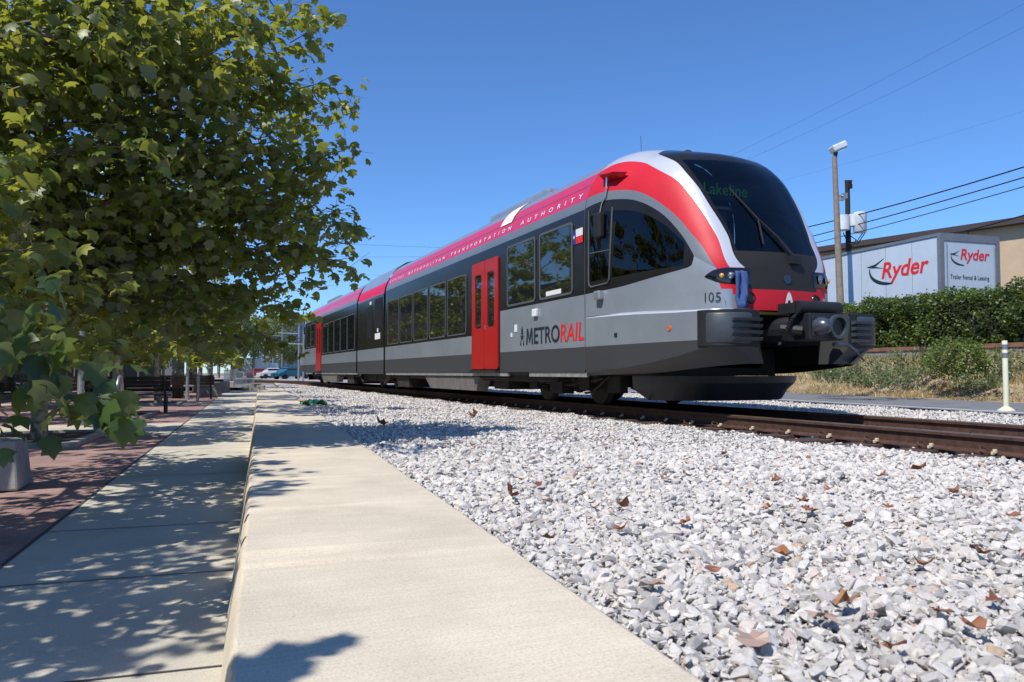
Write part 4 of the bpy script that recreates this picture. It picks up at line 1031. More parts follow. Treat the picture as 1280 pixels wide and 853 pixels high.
e0 = Vector(p3(-1, 8.47, 1.47, .004)); e1 = Vector(p3(-1, 8.31, 1.47, .004)); dU = (e1-e0).normalized(); nU = dU.cross(Vector((0, 0, 1)))
Mn = Matrix(((dU.x, 0, nU.x, e0.x-TO.x), (dU.y, 0, nU.y, e0.y-TO.y), (0, 1, 0, e0.z-TO.z), (0, 0, 0, 1)))
t105 = text('105', (e1-e0).length, .125, M_txtdk, train, Mn, bold=.0, space=1.1)
for v in t105.data.vertices:
    yy, z_ = v.co.y+TO.y, v.co.z+TO.z; v.co.x = p3(-1, yy, z_, .006)[0]-TO.x
# flag decal
mb = MB(); x = XC-1.482
mb.add([(x, 11.42, 2.64), (x, 11.30, 2.64), (x, 11.30, 2.88), (x, 11.42, 2.88)], [(0, 1, 2, 3)], 0); mb.add([(x, 11.30, 2.64), (x, 11.06, 2.64), (x, 11.06, 2.76), (x, 11.30, 2.76)], [(0, 1, 2, 3)], 2); mb.add([(x, 11.30, 2.76), (x, 11.06, 2.76), (x, 11.06, 2.88), (x, 11.30, 2.88)], [(0, 1, 2, 3)], 1)
V = [(x-.003, 11.36-.04*(1 if i % 2 == 0 else .4)*math.sin(i*math.pi/5), 2.76+.04*(1 if i % 2 == 0 else .4)*math.cos(i*math.pi/5)) for i in range(10)]; mb.add(V, [tuple(range(10))], 1)
tpart(mb, 'flag_decal', [M_navy, M_white, M_txtred], both=False)
# small fittings
mb = MB(); mb.box(XC-1.53, XC-1.47, 12.80, 12.98, 1.56, 1.70); tpart(mb, 'camera_housing', M_white, bevel=.015, both=False)
for bx_ in ((13.78, 13.90, 1.33, 1.47), (14.02, 14.09, 1.24, 1.32)):
    mb = MB(); mb.box(XC-1.483, XC-1.474, *bx_); tpart(mb, 'notice_plate', M_white, both=False)
mb = MB(); mb.tube([(XC-1.40, 8.70, 1.13), (XC-1.452, 8.70, 1.13)], .035, 12); tpart(mb, 'orange_reflector', mat('orange_lens', (.75, .12, .02), .4), both=False)
mb = MB(); mb.box(XC-1.482, XC-1.46, 10.0, 10.08, 1.07, 1.13); tpart(mb, 'side_socket', M_rubber, both=False)
# rear half: mirror every part that has a twin
def mirror_tree(o, parent):
    me = o.data.copy(); co_ = np.empty(len(me.vertices)*3); me.vertices.foreach_get('co', co_); co_ = co_.reshape(-1, 3); co_[:, 1] *= -1
    me.vertices.foreach_set('co', co_.ravel()); me.flip_normals(); me.update()
    n = bpy.data.objects.new(o.name.split('.')[0], me); COL.objects.link(n); n.parent = parent
    for md in o.modifiers:
        if md.type == 'BEVEL': q_ = n.modifiers.new('bevel', 'BEVEL'); q_.width = md.width; q_.segments = 2; q_.limit_method = 'ANGLE'; q_.angle_limit = R(40)
    for ch in o.children:
        if ch.get('_both', 1) and not ch.name.startswith('lettering'): mirror_tree(ch, n)
for o in list(train.children):
    if o.get('_both', 0): mirror_tree(o, train)
for o in bpy.data.objects:
    if '_both' in o: del o['_both']

# ================================================================== TREES
# leaf outline of a plane tree: five pointed lobes, folded along the midrib
LV = [(0, 0, 0), (0, .48, .05), (0, 1.0, -.12), (-.20, .74, .0), (-.46, .72, -.12), (-.36, .45, .03), (-.54, .20, -.11), (-.22, .05, .0), (.20, .74, .03), (.44, .68, -.07), (.37, .44, .05), (.52, .22, -.05), (.24, .04, .0)]
LF = [(1, 2, 3), (1, 3, 4), (1, 4, 5), (1, 5, 6), (1, 6, 7), (1, 7, 0), (1, 8, 2), (1, 9, 8), (1, 10, 9), (1, 11, 10), (1, 12, 11), (1, 0, 12)]
LVn = np.array(LV); LFn = np.array(LF)
SV = np.array([(0, 0, 0), (-.35, .5, .04), (0, 1, -.05), (.35, .5, .04)]); SF = np.array([(0, 2, 1), (0, 3, 2)])
def leaves(name, pos, size, m, parent, simple=False, droop=.5, tone=None, org=(0, 0, 0), yaw=None):
    n = len(pos); lv, lf = (SV, SF) if simple else (LVn, LFn)
    a = rng.uniform(0, 2*np.pi, n) if yaw is None else yaw
    tl = rng.normal(-droop, .5, n); rl = rng.normal(0, .55, n)
    # basis: y axis = direction of leaf (azimuth a, tilt tl), roll rl
    Yx = np.cos(tl)*np.cos(a); Yy = np.cos(tl)*np.sin(a); Yz = np.sin(tl); Yv = np.stack([Yx, Yy, Yz], 1)
    S = np.stack([-np.sin(a), np.cos(a), 0*a], 1); U = np.cross(S, Yv)
    Xv = S*np.cos(rl)[:, None]+U*np.sin(rl)[:, None]; Zv = np.cross(Xv, Yv)
    Xv = -Xv; Zv = np.cross(Xv, Yv)
    Rm = np.stack([Xv, Yv, Zv], 2)
    flip = Zv[:, 2] < 0
    Rm[flip, :, 0] *= -1; Rm[flip, :, 2] *= -1
    vv = np.einsum('nij,vj->nvi', Rm, lv)*size[:, None, None]+pos[:, None, :]-np.array(org)
    ff = lf[None]+(np.arange(n)*len(lv))[:, None, None]
    if tone is None: tone = np.clip(rng.beta(2, 3, n), 0, 1)
    return npmesh(name, vv.reshape(-1, 3), ff.reshape(-1, 3), m, parent, tone=np.repeat(tone, len(lv)), smooth=not simple)
def bez(p, q, bend, n=6):
    return [p.lerp(q, t)+bend*(4*t*(1-t)) for t in [i/(n-1) for i in range(n)]]
def plane_tree(a, b, H, Rad, nleaf, seed, label, size=(.075, .135), tips=(), lean=(0, 0), zlow=1.35, tr=.10, group='plane trees along the walkway', simple=False, zc=None, extra_trunk=None, nlow=9):
    r = random.Random(seed); base = Q(a, b, ZS); root = empty('plane_tree', base, label, 'tree', group)
    wood = MB(); top = base+Vector((lean[0], lean[1], H))
    trunk = bez(base, top, Vector((r.uniform(-.12, .12), r.uniform(-.12, .12), 0)), 9); rad = [tr*(1-.82*i/8) for i in range(9)]; rad[0] = tr*1.25
    wood.tube(trunk, rad, 10)
    limbs = MB(); leafp = []; leafs = []
    def tr_at(z):
        for i in range(8):
            if trunk[i].z <= z <= trunk[i+1].z: t = (z-trunk[i].z)/(trunk[i+1].z-trunk[i].z); return trunk[i].lerp(trunk[i+1], t), rad[i]*(1-t)+rad[i+1]*t
        return trunk[-1], rad[-1]
    ends = []
    nb = 17
    for i in range(nb):
        f = i/(nb-1); z = base.z+1.75+(H-2.1)*f; p, pr = tr_at(z); az = i*2.4+r.uniform(-.3, .3)
        Rr = Rad*(math.sin(math.pi*(.20+.74*f))**.7)*r.uniform(.74, 1.12)
        el = R(r.uniform(8, 24)+30*f); q = p+Vector((math.cos(az)*Rr, math.sin(az)*Rr, math.tan(el)*Rr*.55-.25*(1-f))); ends.append((p, q, pr*.55))
    for t in tips:
        q = Vector(t); z = max(base.z+1.8, min(base.z+H-1, q.z-.9)); p, pr = tr_at(z); ends.append((p, q, pr*.5))
    for i in range(nlow):
        p, pr = tr_at(base.z+1.9+.12*i); az = i*2.4+1.0+r.uniform(-.3, .3); Rr = Rad*r.uniform(.55, 1.0)
        ends.append((p, Vector((p.x+math.cos(az)*Rr, p.y+math.sin(az)*Rr, base.z+zlow+r.uniform(.05, .55))), pr*.4))
    segs = []
    for (p, q, r0) in ends:
        bd = bez(p, q, Vector((r.uniform(-.15, .15), r.uniform(-.15, .15), .22)), 7); Lb = (q-p).length
        limbs.tube(bd[:6], [max(.006, r0*(1-.85*k/6)) for k in range(6)], 6, cap=False)
        segs.append((bd[3:], .7))
        ns = max(5, int(Lb*3.4)) if (p, q, r0) not in ends[nb:nb+len(tips)] else int(Lb*3.4)+3
        for k in range(ns):
            t = .22+.78*(k+r.random()*.7)/ns; t = min(t, 1); i0 = min(5, int(t*6)); s_ = bd[i0].lerp(bd[i0+1], t*6-i0)
            dr = (bd[i0+1]-bd[i0]).normalized(); sd_ = dr.cross(Vector((0, 0, 1))).normalized()*(1 if k % 2 else -1)
            l2 = (.28+.42*Lb*(1-t)*.55+.2*r.random()); e = s_+(sd_*r.uniform(.6, 1)+dr*r.uniform(.3, .9)+Vector((0, 0, r.uniform(-.25, .55))))*l2
            b2 = bez(s_, e, Vector((0, 0, -.05)), 4); limbs.tube(b2[:3], [.008, .005, .002], 4, cap=False); segs.append((b2, 1.0))
            for j in range(3):
                t3 = r.uniform(.3, 1); s3 = b2[min(3, int(t3*3))]; e3 = s3+Vector((r.gauss(0, 1), r.gauss(0, 1), r.gauss(-.1, .6))).normalized()*r.uniform(.15, .38)
                segs.append(([s3, e3], 1.2)); limbs.tube([s3, e3], [.003, .0015], 3, cap=False)
    wood.build('trunk', M_trunk, root, smooth=True, org=base); limbs.build('limb', M_limb, root, smooth=True, org=base)
    wts = np.array([w_*sum((s[i+1]-s[i]).length for i in range(len(s)-1)) for s, w_ in segs]); idx = np.random.default_rng(seed).choice(len(segs), nleaf, p=wts/wts.sum())
    g = np.random.default_rng(seed+1); pts = np.empty((nleaf, 3)); tt = g.random(nleaf)
    for k in range(nleaf):
        s = segs[idx[k]][0]; u = tt[k]*(len(s)-1); i0 = min(len(s)-2, int(u)); v = s[i0].lerp(s[i0+1], u-i0); pts[k] = v
    pts += g.normal(0, .05, (nleaf, 3)); pts[:, 2] -= np.abs(g.normal(0, .03, nleaf))
    keep = pts[:, 2] > base.z+zlow; pts = pts[keep]; n = len(pts)
    sz = g.uniform(size[0], size[1], n)*g.uniform(.8, 1.1, n); 
    hh = np.clip((pts[:, 2]-base.z-1.5)/H, 0, 1)
    tone = np.clip(g.beta(2.0, 2.8, n)*.85+.1*hh+(g.random(n) < .08)*.5, 0, 1)
    leaves('crown', pts, sz, M_leaf, root, simple=simple, tone=tone, org=base)
    return root
tips1 = [P(440, 262, 8.2), P(438, 330, 8.6), P(428, 118, 8.0), P(410, 12, 7.6), P(402, 60, 7.7), P(395, 350, 9), P(435, 205, 8.2), P(372, 385, 9.2), P(330, 35, 7.2), P(395, 190, 7.6), P(350, 250, 7.6), P(330, 330, 8), P(385, 130, 7.8), P(432, 280, 8.1), P(330, 150, 7.2), P(290, 200, 7), P(300, 380, 8), P(200, 40, 6.2), P(120, 100, 5.9), P(260, 100, 6.6), P(60, 30, 5.7), P(160, 180, 6), P(320, 80, 7), P(280, 10, 6.5), P(420, 230, 8.6), P(425, 305, 9.0), P(360, 100, 8.6), P(395, 270, 9.4), P(410, 160, 9.2), P(360, 400, 9.6), P(345, 425, 8.6), P(300, 425, 7.6), P(240, 430, 7.0)]
plane_tree(-4.7, 2.8, 6.4, 2.5, 11000, 11, 'nearest plane tree with dark low hanging branches at the left edge', size=(.075, .13), tips=[Q(-2.2, 4.6, 2.2), Q(-2.0, 4.9, 3.2), Q(-2.5, 4.2, 1.7), Q(-1.75, 2.6, 1.9), Q(-1.9, 2.0, 1.7), Q(-1.7, 3.3, 2.0), P(20, 400, 4.5), P(70, 405, 5.0), P(10, 320, 4.3), P(120, 430, 5.4), P(50, 250, 4.8), P(0, 460, 4.6)], zlow=1.05)
plane_tree(-3.1, 7.0, 6.6, 2.7, 16000, 23, 'large plane tree reaching over the wall toward the roof of the train', tips=tips1, tr=.11, zlow=1.15)
plane_tree(-3.1, 13.2, 6.6, 3.0, 10500, 37, 'plane tree with a pale slanting limb behind the square concrete planter', tr=.10, zlow=1.1)
plane_tree(-3.1, 20.0, 6.4, 3.0, 8500, 41, 'plane tree whose pale straight trunk stands at the near end of the bench', tr=.13, zlow=1.3)
plane_tree(-3.1, 27.5, 6.3, 3.0, 5500, 43, 'plane tree with a thin trunk just beyond the dark bench', tr=.10, zlow=1.2)
plane_tree(-3.1, 35.0, 6.3, 3.0, 4500, 47, 'plane tree standing before the long dark planter box', size=(.12, .2), tr=.11, zlow=1.2)
plane_tree(-3.1, 42.5, 6.2, 3.0, 3500, 53, 'farthest plane tree of the row, next to the steel fence', size=(.14, .24), tr=.10, zlow=1.1, simple=True)
for i, (a, b) in enumerate(((-8.0, 9.5), (-8.4, 17), (-8.2, 25), (-8.0, 33), (-7.5, 41), (-8.2, 49))):
    plane_tree(a, b, 9.0, 3.7, 6500, 61+i, ['broad leafy tree of the second row, nearest the camera', 'second leafy tree of the row in front of the shops', 'third leafy tree of the row in front of the shops', 'last leafy tree of the row in front of the shops', 'leafy tree near the cafe front', 'tall leafy tree left of the cafe front'][i], size=(.15, .24), group='trees before the shops', zlow=1.2, tr=.09)
# the low branch in front, hanging from the nearest tree
lowb = MB(); nt_root = [o for o in bpy.data.objects if o.name == 'plane_tree'][0]; tb = nt_root.location
pth = [Q(-4.7, 2.8, 2.2), Q(-3.0, 1.0, 2.2), P(-420, 200, 2.0), P(-160, 330, 2.6), P(0, 418, 2.95), P(60, 478, 3.0), P(115, 503, 3.05), P(160, 532, 3.1)]
lowb.tube(pth, [.03, .026, .022, .015, .009, .007, .005, .003], 7)
pth2 = [P(-160, 330, 2.6), P(-60, 470, 2.75), P(10, 520, 2.85)]; lowb.tube(pth2, [.012, .008, .004], 6)
pth3 = [Q(-4.7, 2.8, 2.6), Vector((-3.2, 1.2, 2.9)), Vector((-2.4, .95, 3.0)), Vector((-1.9, .92, 2.95))]; lowb.tube(pth3, [.02, .014, .008, .004], 6)
lowb.build('low_limb', M_trunk, nt_root, smooth=True, org=tb)
pp = []
g = np.random.default_rng(5)
for _ in range(120):
    u = g.random()
    if u < .62: t = g.random(); x = -20+185*t; y = 405+ .78*(x) + g.normal(14, 30); x = min(x, 168); y = min(max(y, 385), 535+ (x-100)*.1)
    else: x = g.uniform(-60, 90); y = g.uniform(360, 545)
    pp.append(P(x, y-18, g.uniform(2.75, 3.3)))
pp += [P(168, 508, 3.1), P(150, 500, 3.08), P(135, 492, 3.05), P(60, 545, 2.9), P(5, 560, 2.85), P(8, 530, 2.85)]
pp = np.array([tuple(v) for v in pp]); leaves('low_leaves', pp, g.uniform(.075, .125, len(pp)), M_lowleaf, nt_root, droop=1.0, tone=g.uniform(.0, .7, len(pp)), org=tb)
pp = np.array([(-1.84+g.normal(0, .09), .90+g.normal(0, .05), 2.9+g.normal(0, .05)) for _ in range(16)]+[(-2.2+g.normal(0, .16), .85+g.normal(0, .1), 2.95) for _ in range(16)]+[(-1.62, .95, 2.88)])
leaves('low_leaves', pp, g.uniform(.12, .16, len(pp)), M_leaf, nt_root, droop=.2, org=tb)

# ================================================================== LEFT SIDE FURNITURE AND BUILDINGS
def placed(name, mb, m, loc, rz, label, cat, group=None, bevel=0., smooth=False):
    o = mb.build(name, m, bevel=bevel, smooth=smooth); o.location = loc; o.rotation_euler.z = rz; return tag(o, label, cat, group)
gr = 'square concrete planters'
pc = Q(-1.98-.6, 6.95, ZS)
mb = MB(); mb.add([(-.27, -.27, 0), (.27, -.27, 0), (.27, .27, 0), (-.27, .27, 0), (-.23, -.23, .42), (.23, -.23, .42), (.23, .23, .42), (-.23, .23, .42)], [(3, 2, 1, 0), (4, 5, 6, 7), (0, 1, 5, 4), (1, 2, 6, 5), (2, 3, 7, 6), (3, 0, 4, 7)])
loc = P(-13, 610, 6.8); loc.z = ZS; placed('concrete_bollard', mb, M_plant_c, loc, -WA+.05, 'square grey concrete block at the left edge of the brick paving', 'concrete block', bevel=.02)
# tree wells: kerb frames with mulch
for i, b in enumerate((7.9, 13.2, 20, 27.5)):
    rt = empty('tree_well', Q(-3.1, b, ZS), ['mulch filled tree bed with concrete kerb behind the square block', 'tree bed with concrete kerb under the tree with the slanting limb', 'tree bed at the foot of the pale straight trunk', 'tree bed beyond the bench'][i], 'tree bed', 'tree beds in the brick paving', -WA)
    mb = MB(); h = .06
    for (x0, x1, y0, y1) in ((-.75, .75, -1.3, -1.18), (-.75, .75, 1.18, 1.3), (-.75, -.63, -1.18, 1.18), (.63, .75, -1.18, 1.18)): mb.box(x0, x1, y0, y1, -.01, h)
    mb.build('kerb', M_plant_c, rt); mb = MB(); mb.box(-.63, .63, -1.18, 1.18, -.01, .025); mb.build('mulch', M_soil, rt)
# benches
def bench(loc, rz, label, Lb=1.9):
    rt = empty('park_bench', loc, label, 'bench', 'dark slatted benches', rz)
    mb = MB()
    for i in range(4): mb.box(-Lb/2, Lb/2, .04+.105*i, .12+.105*i, .43, .46)
    mb.build('seat', M_wood, rt)
    mb = MB()
    for i in range(4):
        z = .53+.095*i; y = .0-.03*i; mb.add([(-Lb/2, y, z), (Lb/2, y, z), (Lb/2, y-.02, z+.085), (-Lb/2, y-.02, z+.085), (-Lb/2, y+.03, z), (Lb/2, y+.03, z), (Lb/2, y+.01, z+.085), (-Lb/2, y+.01, z+.085)], [(0, 1, 2, 3), (5, 4, 7, 6), (0, 4, 5, 1), (3, 2, 6, 7), (0, 3, 7, 4), (1, 5, 6, 2)])
    mb.build('backrest', M_wood, rt)
    for sx in (-1, 1):
        mb = MB(); x = sx*(Lb/2-.12); mb.box(x-.03, x+.03, -.03, .03, 0, .46); mb.box(x-.03, x+.03, .38, .44, 0, .43); mb.box(x-.03, x+.03, -.14, -.02, .46, .92); mb.box(x-.025, x+.025, -.03, .46, .40, .43); mb.box(x-.025, x+.025, -.05, .42, .63, .66)
        mb.build('leg', M_iron, rt)
    return rt
l = P(160, 514, 19.2); l.z = ZS; bench(l, -WA+.02, 'dark slatted bench seen from behind beside the pale straight trunk')
l = P(115, 510, 21.5); l.z = ZS; bench(l, -WA+.02, 'dark slatted bench half hidden behind the pale trunk', 1.7)
l = P(232, 498, 29.5); l.z = ZS; bench(l, -WA, 'small far dark bench beyond the thin trunk', 2.0)
# metal hoops (cycle racks)
for i, (x, y, D) in enumerate(((149, 524, 16.3), (247, 500, 27.5), (208, 520, 19.9))):
    l = P(x, y, D); l.z = ZS; mb = MB(); pts = [(0, -.3, 0), (0, -.3, .62)]+[(0, -.3*math.cos(R(t)), .62+.3*math.sin(R(t))) for t in range(15, 166, 15)]+[(0, .3, .62), (0, .3, 0)]
    if i == 2: continue
    placed('cycle_rack', mb if not mb.tube(pts, .03, 8) else mb, M_galv, l, -WA, ['bright steel cycle hoop in front of the pale straight trunk', 'steel cycle hoop by the far dark planter'][i], 'cycle rack', 'steel cycle hoops', smooth=True)
# lamp post
l = P(100, 530, 14.8); l.z = ZS; rt = empty('street_lamp', l, 'grey lamp post with a flat white head among the branches', 'street lamp')
mb = MB(); mb.tube([(0, 0, 0), (0, 0, .25), (0, 0, 4.75)], [.09, .06, .045], 12); mb.build('pole', M_galv, rt, smooth=True)
hd = P(150, 220, 14.8)-l; mb = MB(); mb.tube([(0, 0, 4.55), (hd.x*.5, hd.y*.5, hd.z+.06), (hd.x, hd.y, hd.z+.02)], .022, 8); mb.build('arm', M_galv, rt, smooth=True)
mb = MB(); V = []
for (rr, z) in ((.03, .10), (.16, .07), (.19, .02), (.17, -.03), (.02, -.04)):
    for k in range(16): V.append((hd.x+rr*math.cos(k*math.pi/8), hd.y+rr*math.sin(k*math.pi/8), hd.z+z))
mb.add(V, [(i*16+k, i*16+(k+1) % 16, (i+1)*16+(k+1) % 16, (i+1)*16+k) for i in range(4) for k in range(16)]); mb.build('lamp_head', M_white, rt, smooth=True)
l = P(234, 500, 29); l.z = ZS; rt = empty('street_lamp', l, 'slim grey lamp post beside the far bench', 'street lamp')
mb = MB(); mb.tube([(0, 0, 0), (0, 0, .3), (0, 0, 4.6)], [.09, .06, .045], 10); mb.build('pole', M_galv, rt, smooth=True); mb = MB(); mb.tube([(0, 0, 4.6), (0, 0, 4.8)], [.16, .05], 12); mb.build('lamp_head', M_white, rt)
# planters and far blocks
for i, (x, y, D, wx, h, lab) in enumerate(((262, 493, 33, .9, .55, 'long dark planter box beside the walkway'), (281, 489, 40, .45, .55, 'square pale block at the left edge of the far walkway'), (288, 487, 45, .4, .5, 'smaller pale block just beyond the square one'))):
    l = P(x, y, D); l.z = ZS; mb = MB(); mb.box(-wx/2, wx/2, -.5, .5, 0, h); o = placed('planter_box', mb, [M_lowwall, M_block, M_block][i], l, -WA, lab, 'planter', bevel=.02)
# litter bins and dark furniture behind
for i, (x, y, D) in enumerate(((222, 497, 31), (262, 480, 38))):
    l = P(x, y, D); l.z = ZS; mb = MB(); mb.tube([(0, 0, 0), (0, 0, .05), (0, 0, .7), (0, 0, .75), (0, 0, .82)], [.19, .2, .22, .24, .15], 14)
    placed('litter_bin', mb, M_iron, l, 0, ['dark litter bin nearest the small bench', 'dark litter bin beyond the planter box', 'dark litter bin between the lamp post and the planter'][i], 'bin', 'dark litter bins', smooth=True)
# shops building
rt = empty('shop_building', Q(-12.5, 26, ZS), 'dark shop building with glass bays and maroon awnings behind the trees', 'building', None, -WA)
mb = MB(); mb.box(-6, 0, -20, 22, 0, 6.2); mb.build('wall', M_store, rt); mb = MB(); mb.box(-6.1, .5, -20.2, 22.2, 6.2, 6.45); mb.build('roof', M_brown, rt)
for i in range(11):
    y = -18.6+i*3.7; mb = MB(); mb.box(0.0, .06, y, y+2.6, .45, 2.9); f = mb.build('window', M_storeg, rt)
    mb = MB(); mb.box(.06, .075, y+.1, y+1.25, .55, 2.8); mb.box(.06, .075, y+1.35, y+2.5, .55, 2.8); mb.build('pane', M_glassdk, f)
    if i % 3 == 1:
        mb = MB(); mb.add([(.06, y-.1, 3.35), (.06, y+2.7, 3.35), (1.2, y+2.7, 2.85), (1.2, y-.1, 2.85), (.06, y-.1, 3.3), (.06, y+2.7, 3.3), (1.2, y+2.7, 2.62), (1.2, y-.1, 2.62)], [(0, 1, 2, 3), (7, 6, 5, 4), (3, 2, 6, 7), (0, 3, 7, 4), (1, 5, 6, 2)]); mb.build('awning', M_awning, rt)
    mb = MB(); mb.box(0, .18, y+2.85, y+3.25, 0, 6.2); mb.build('pillar', M_storeg, rt)
rt = empty('apartment_block', Q(-22, 6, ZS), 'brown block of rooms behind the left hand trees', 'building', None, -WA)
mb = MB(); mb.box(-8, 0, -20, 14, 0, 9); mb.build('wall', M_store, rt)
for k in range(2):
    for i in range(8): mb = MB(); mb.box(0, .05, -18+i*4, -16+i*4, 1+k*3.5, 3+k*3.5); mb.build('window', M_glassdk, rt)
rt = empty('corner_cafe', Q(-5.6, 56, ZS), 'dark cafe front with a red sign band across the end of the paved court', 'building', None, -WA)
mb = MB(); mb.box(-34, 0, 0, 10, 0, 6.5); mb.build('wall', M_store, rt); mb = MB(); mb.box(-34.2, .3, -.4, 10.2, 6.5, 6.8); mb.build('roof', M_brown, rt)
mb = MB(); mb.box(-34, 0, -.12, -.01, 3.0, 3.7); mb.build('sign_band', M_awning, rt)
for i in range(9):
    x = -33+i*3.7; mb = MB(); mb.box(x, x+2.9, -.05, 0.02, .3, 2.9); f = mb.build('window', M_storeg, rt); mb = MB(); mb.box(x+.1, x+1.4, -.07, -.052, .4, 2.8); mb.box(x+1.5, x+2.8, -.07, -.052, .4, 2.8); mb.build('pane', M_glassdk, f)
    mb = MB(); mb.box(x+3.1, x+3.5, -.25, -.01, 0, 2.98); mb.build('pillar', M_storeg, rt)
rt = empty('brick_hall', Q(-13, 84, ZS), 'tall brown hall beyond the cafe, behind the far shade trees', 'building', None, -WA)
mb = MB(); mb.box(-20, 0, 0, 60, 0, 9); mb.build('wall', M_store, rt); mb = MB(); mb.box(-20.3, .3, -.3, 60.3, 9, 9.4); mb.build('roof', M_brown, rt)
for k in range(2):
    for i in range(12): mb = MB(); mb.box(0, .05, 2+i*4.8, 4.6+i*4.8, 1+k*4, 3.4+k*4); mb.build('window', M_glassdk, rt)
# shrubs along the shops
def shrub(name, loc, rx, ry, h, n, m, label, cat, size=(.06, .11), group=None, seed=1, stems=True):
    g = np.random.default_rng(seed); rt = empty(name, loc, label, cat, group); q = g.normal(size=(n, 3)); q /= np.linalg.norm(q, axis=1)[:, None]
    rr = g.uniform(.35, 1, n)**.5; lump = 1+.22*np.sin(q[:, 0]*5+seed)*np.cos(q[:, 1]*4+q[:, 2]*3+seed*2); q *= (rr*lump)[:, None]
    pos = q*np.array([rx, ry, h/2])+np.array([0, 0, h/2]); pos[:, 2] = np.maximum(pos[:, 2], .02)
    leaves('foliage', pos, g.uniform(size[0], size[1], n), m, rt, simple=True, droop=-.2, tone=g.beta(2, 2.5, n))
    if stems:
        mb = MB()
        for k in range(7): a = k*.9; mb.tube([(0.1*rx*math.cos(a), .1*ry*math.sin(a), 0), (.4*rx*math.cos(a), .4*ry*math.sin(a), h*.4), (.7*rx*math.cos(a), .7*ry*math.sin(a), h*.7)], [.018, .012, .006], 5)
        mb.build('stem', M_trunk, rt)
    return rt
for i, (a, b, h) in enumerate(((-9.5, 18, 1.9), (-10.2, 22.5, 2.3), (-10, 27, 1.6), (-10.3, 31, 2.2), (-10, 36, 1.8), (-9.6, 13, 1.7))):
    shrub('shrub', Q(a, b, ZS), 1.1, 1.4, h, 1600, M_bush if i in (0, 3) else M_hedge, ['bright green shrub left of the pale straight trunk', 'tall dark shrub against the shop front behind the first bench', 'low dark shrub before the shop windows', 'bright green shrub behind the far bench', 'dark shrub at the far end of the shop front', 'dark shrub at the left edge behind the low branch'][i], 'shrub', (.09, .16), 'shrubs before the shops', seed=i+3)
# steel fence at the end of the walk
rt = empty('steel_fence', P(298, 482, 40), 'pale steel railing fence at the far end of the walkway', 'fence')
A = P(280, 476, 52); A.z = ZS+.05; B = P(317, 481, 40); B.z = ZS+.05
mb = MB(); Lf = (B-A).length; n = 26
for i in range(n+1): p = A.lerp(B, i/n); mb.box(p.x-.02, p.x+.02, p.y-.02, p.y+.02, p.z, p.z+1.1)
mb.build('baluster', M_galv, rt, org=rt.location)
mb = MB()
for z in (.12, 1.1): mb.tube([A+Vector((0, 0, z)), B+Vector((0, 0, z))], .03, 6)
mb.build('fence_rail', M_galv, rt, org=rt.location)
# ---------------- far street: vehicles, trees, tower
def car_(loc, rz, col, label, name='parked_car', h=1.45, Lc=4.5):
    rt = empty(name, loc, label, 'car', 'cars on the far street', rz); m_ = mat('paint_'+label.split()[0], col, .3, .2, coat=.5)
    pr = [(-Lc/2, .35), (-Lc/2, .75), (-Lc/2+.7, .88), (-Lc/2+1.4, h), (Lc/2-1.5, h), (Lc/2-.7, .92), (Lc/2, .78), (Lc/2, .35)]
    V = [(x, -.85*(1 if z < 1 else .82), z) for x, z in pr]+[(x, .85*(1 if z < 1 else .82), z) for x, z in pr]; n = len(pr)
    mb = MB(); mb.add(V, [tuple(range(n)), tuple(range(2*n-1, n-1, -1))]+[(i, (i+1) % n, n+(i+1) % n, n+i) for i in range(n)]); mb.build('body', m_, rt, bevel=.05)
    mb = MB(); mb.box(-Lc/2+1.15, Lc/2-1.1, -.80, .80, .95, h-.1); mb.build('window', M_glassdk, rt)
    for x in (-Lc/2+.8, Lc/2-.8):
        for y in (-.8, .8): mb = MB(); mb.tube([(x, y-.1, .32), (x, y+.1, .32)], .32, 16); mb.build('wheel', M_rubber, rt)
    return rt
for i, (x, D, col, lab, rz) in enumerate(((364, 92, (.02, .16, .22), 'teal car just left of the rear of the train', .5), (343, 108, (.75, .75, .75), 'white car farther down the street', .2), (325, 118, (.35, .03, .03), 'red car at the left of the far street', .1))):
    l = P(x, 471, D); l.z = -.27; car_(l, rz, col, lab)
l = P(322, 470, 122); l.z = -.27; rt = empty('box_truck', l+Vector((0, 6, 0)), 'white box truck behind the red car', 'truck', None, .1)
mb = MB(); mb.box(-3.4, 2, -1.2, 1.2, .8, 3.2); mb.build('cargo_box', M_white, rt); mb = MB(); mb.box(2.1, 3.6, -1.1, 1.1, .5, 2.4); mb.build('driver_cab', M_white, rt, bevel=.15)
for x in (-2.4, 2.8):
    for y in (-1, 1): mb = MB(); mb.tube([(x, y-.15, .45), (x, y+.15, .45)], .45, 14); mb.build('wheel', M_rubber, rt)
def far_tree(loc, h, r_, seed, label):
    g = np.random.default_rng(seed); rt = empty('shade_tree', loc, label, 'tree', 'trees beyond the far street'); mb = MB(); mb.tube([(0, 0, 0), (.1, 0, h*.3), (0, .1, h*.7)], [.25, .2, .08], 8)
    for k in range(6): mb.tube([(0, 0, h*.3), (r_*.6*math.cos(k), r_*.6*math.sin(k), h*.65)], [.1, .03], 5)
    mb.build('trunk', M_trunk, rt); n = 2600; cl = g.normal(0, 1, (26, 3)); cl /= np.linalg.norm(cl, axis=1)[:, None]; cl *= g.uniform(.3, .85, 26)[:, None]
    q = cl[g.integers(0, 26, n)]+g.normal(0, .17, (n, 3)); pos = q*np.array([r_, r_, h*.36])+np.array([0, 0, h*.6])
    leaves('crown', pos, g.uniform(.3, .5, n), M_fleaf, rt, simple=True, tone=g.beta(2, 2, n))
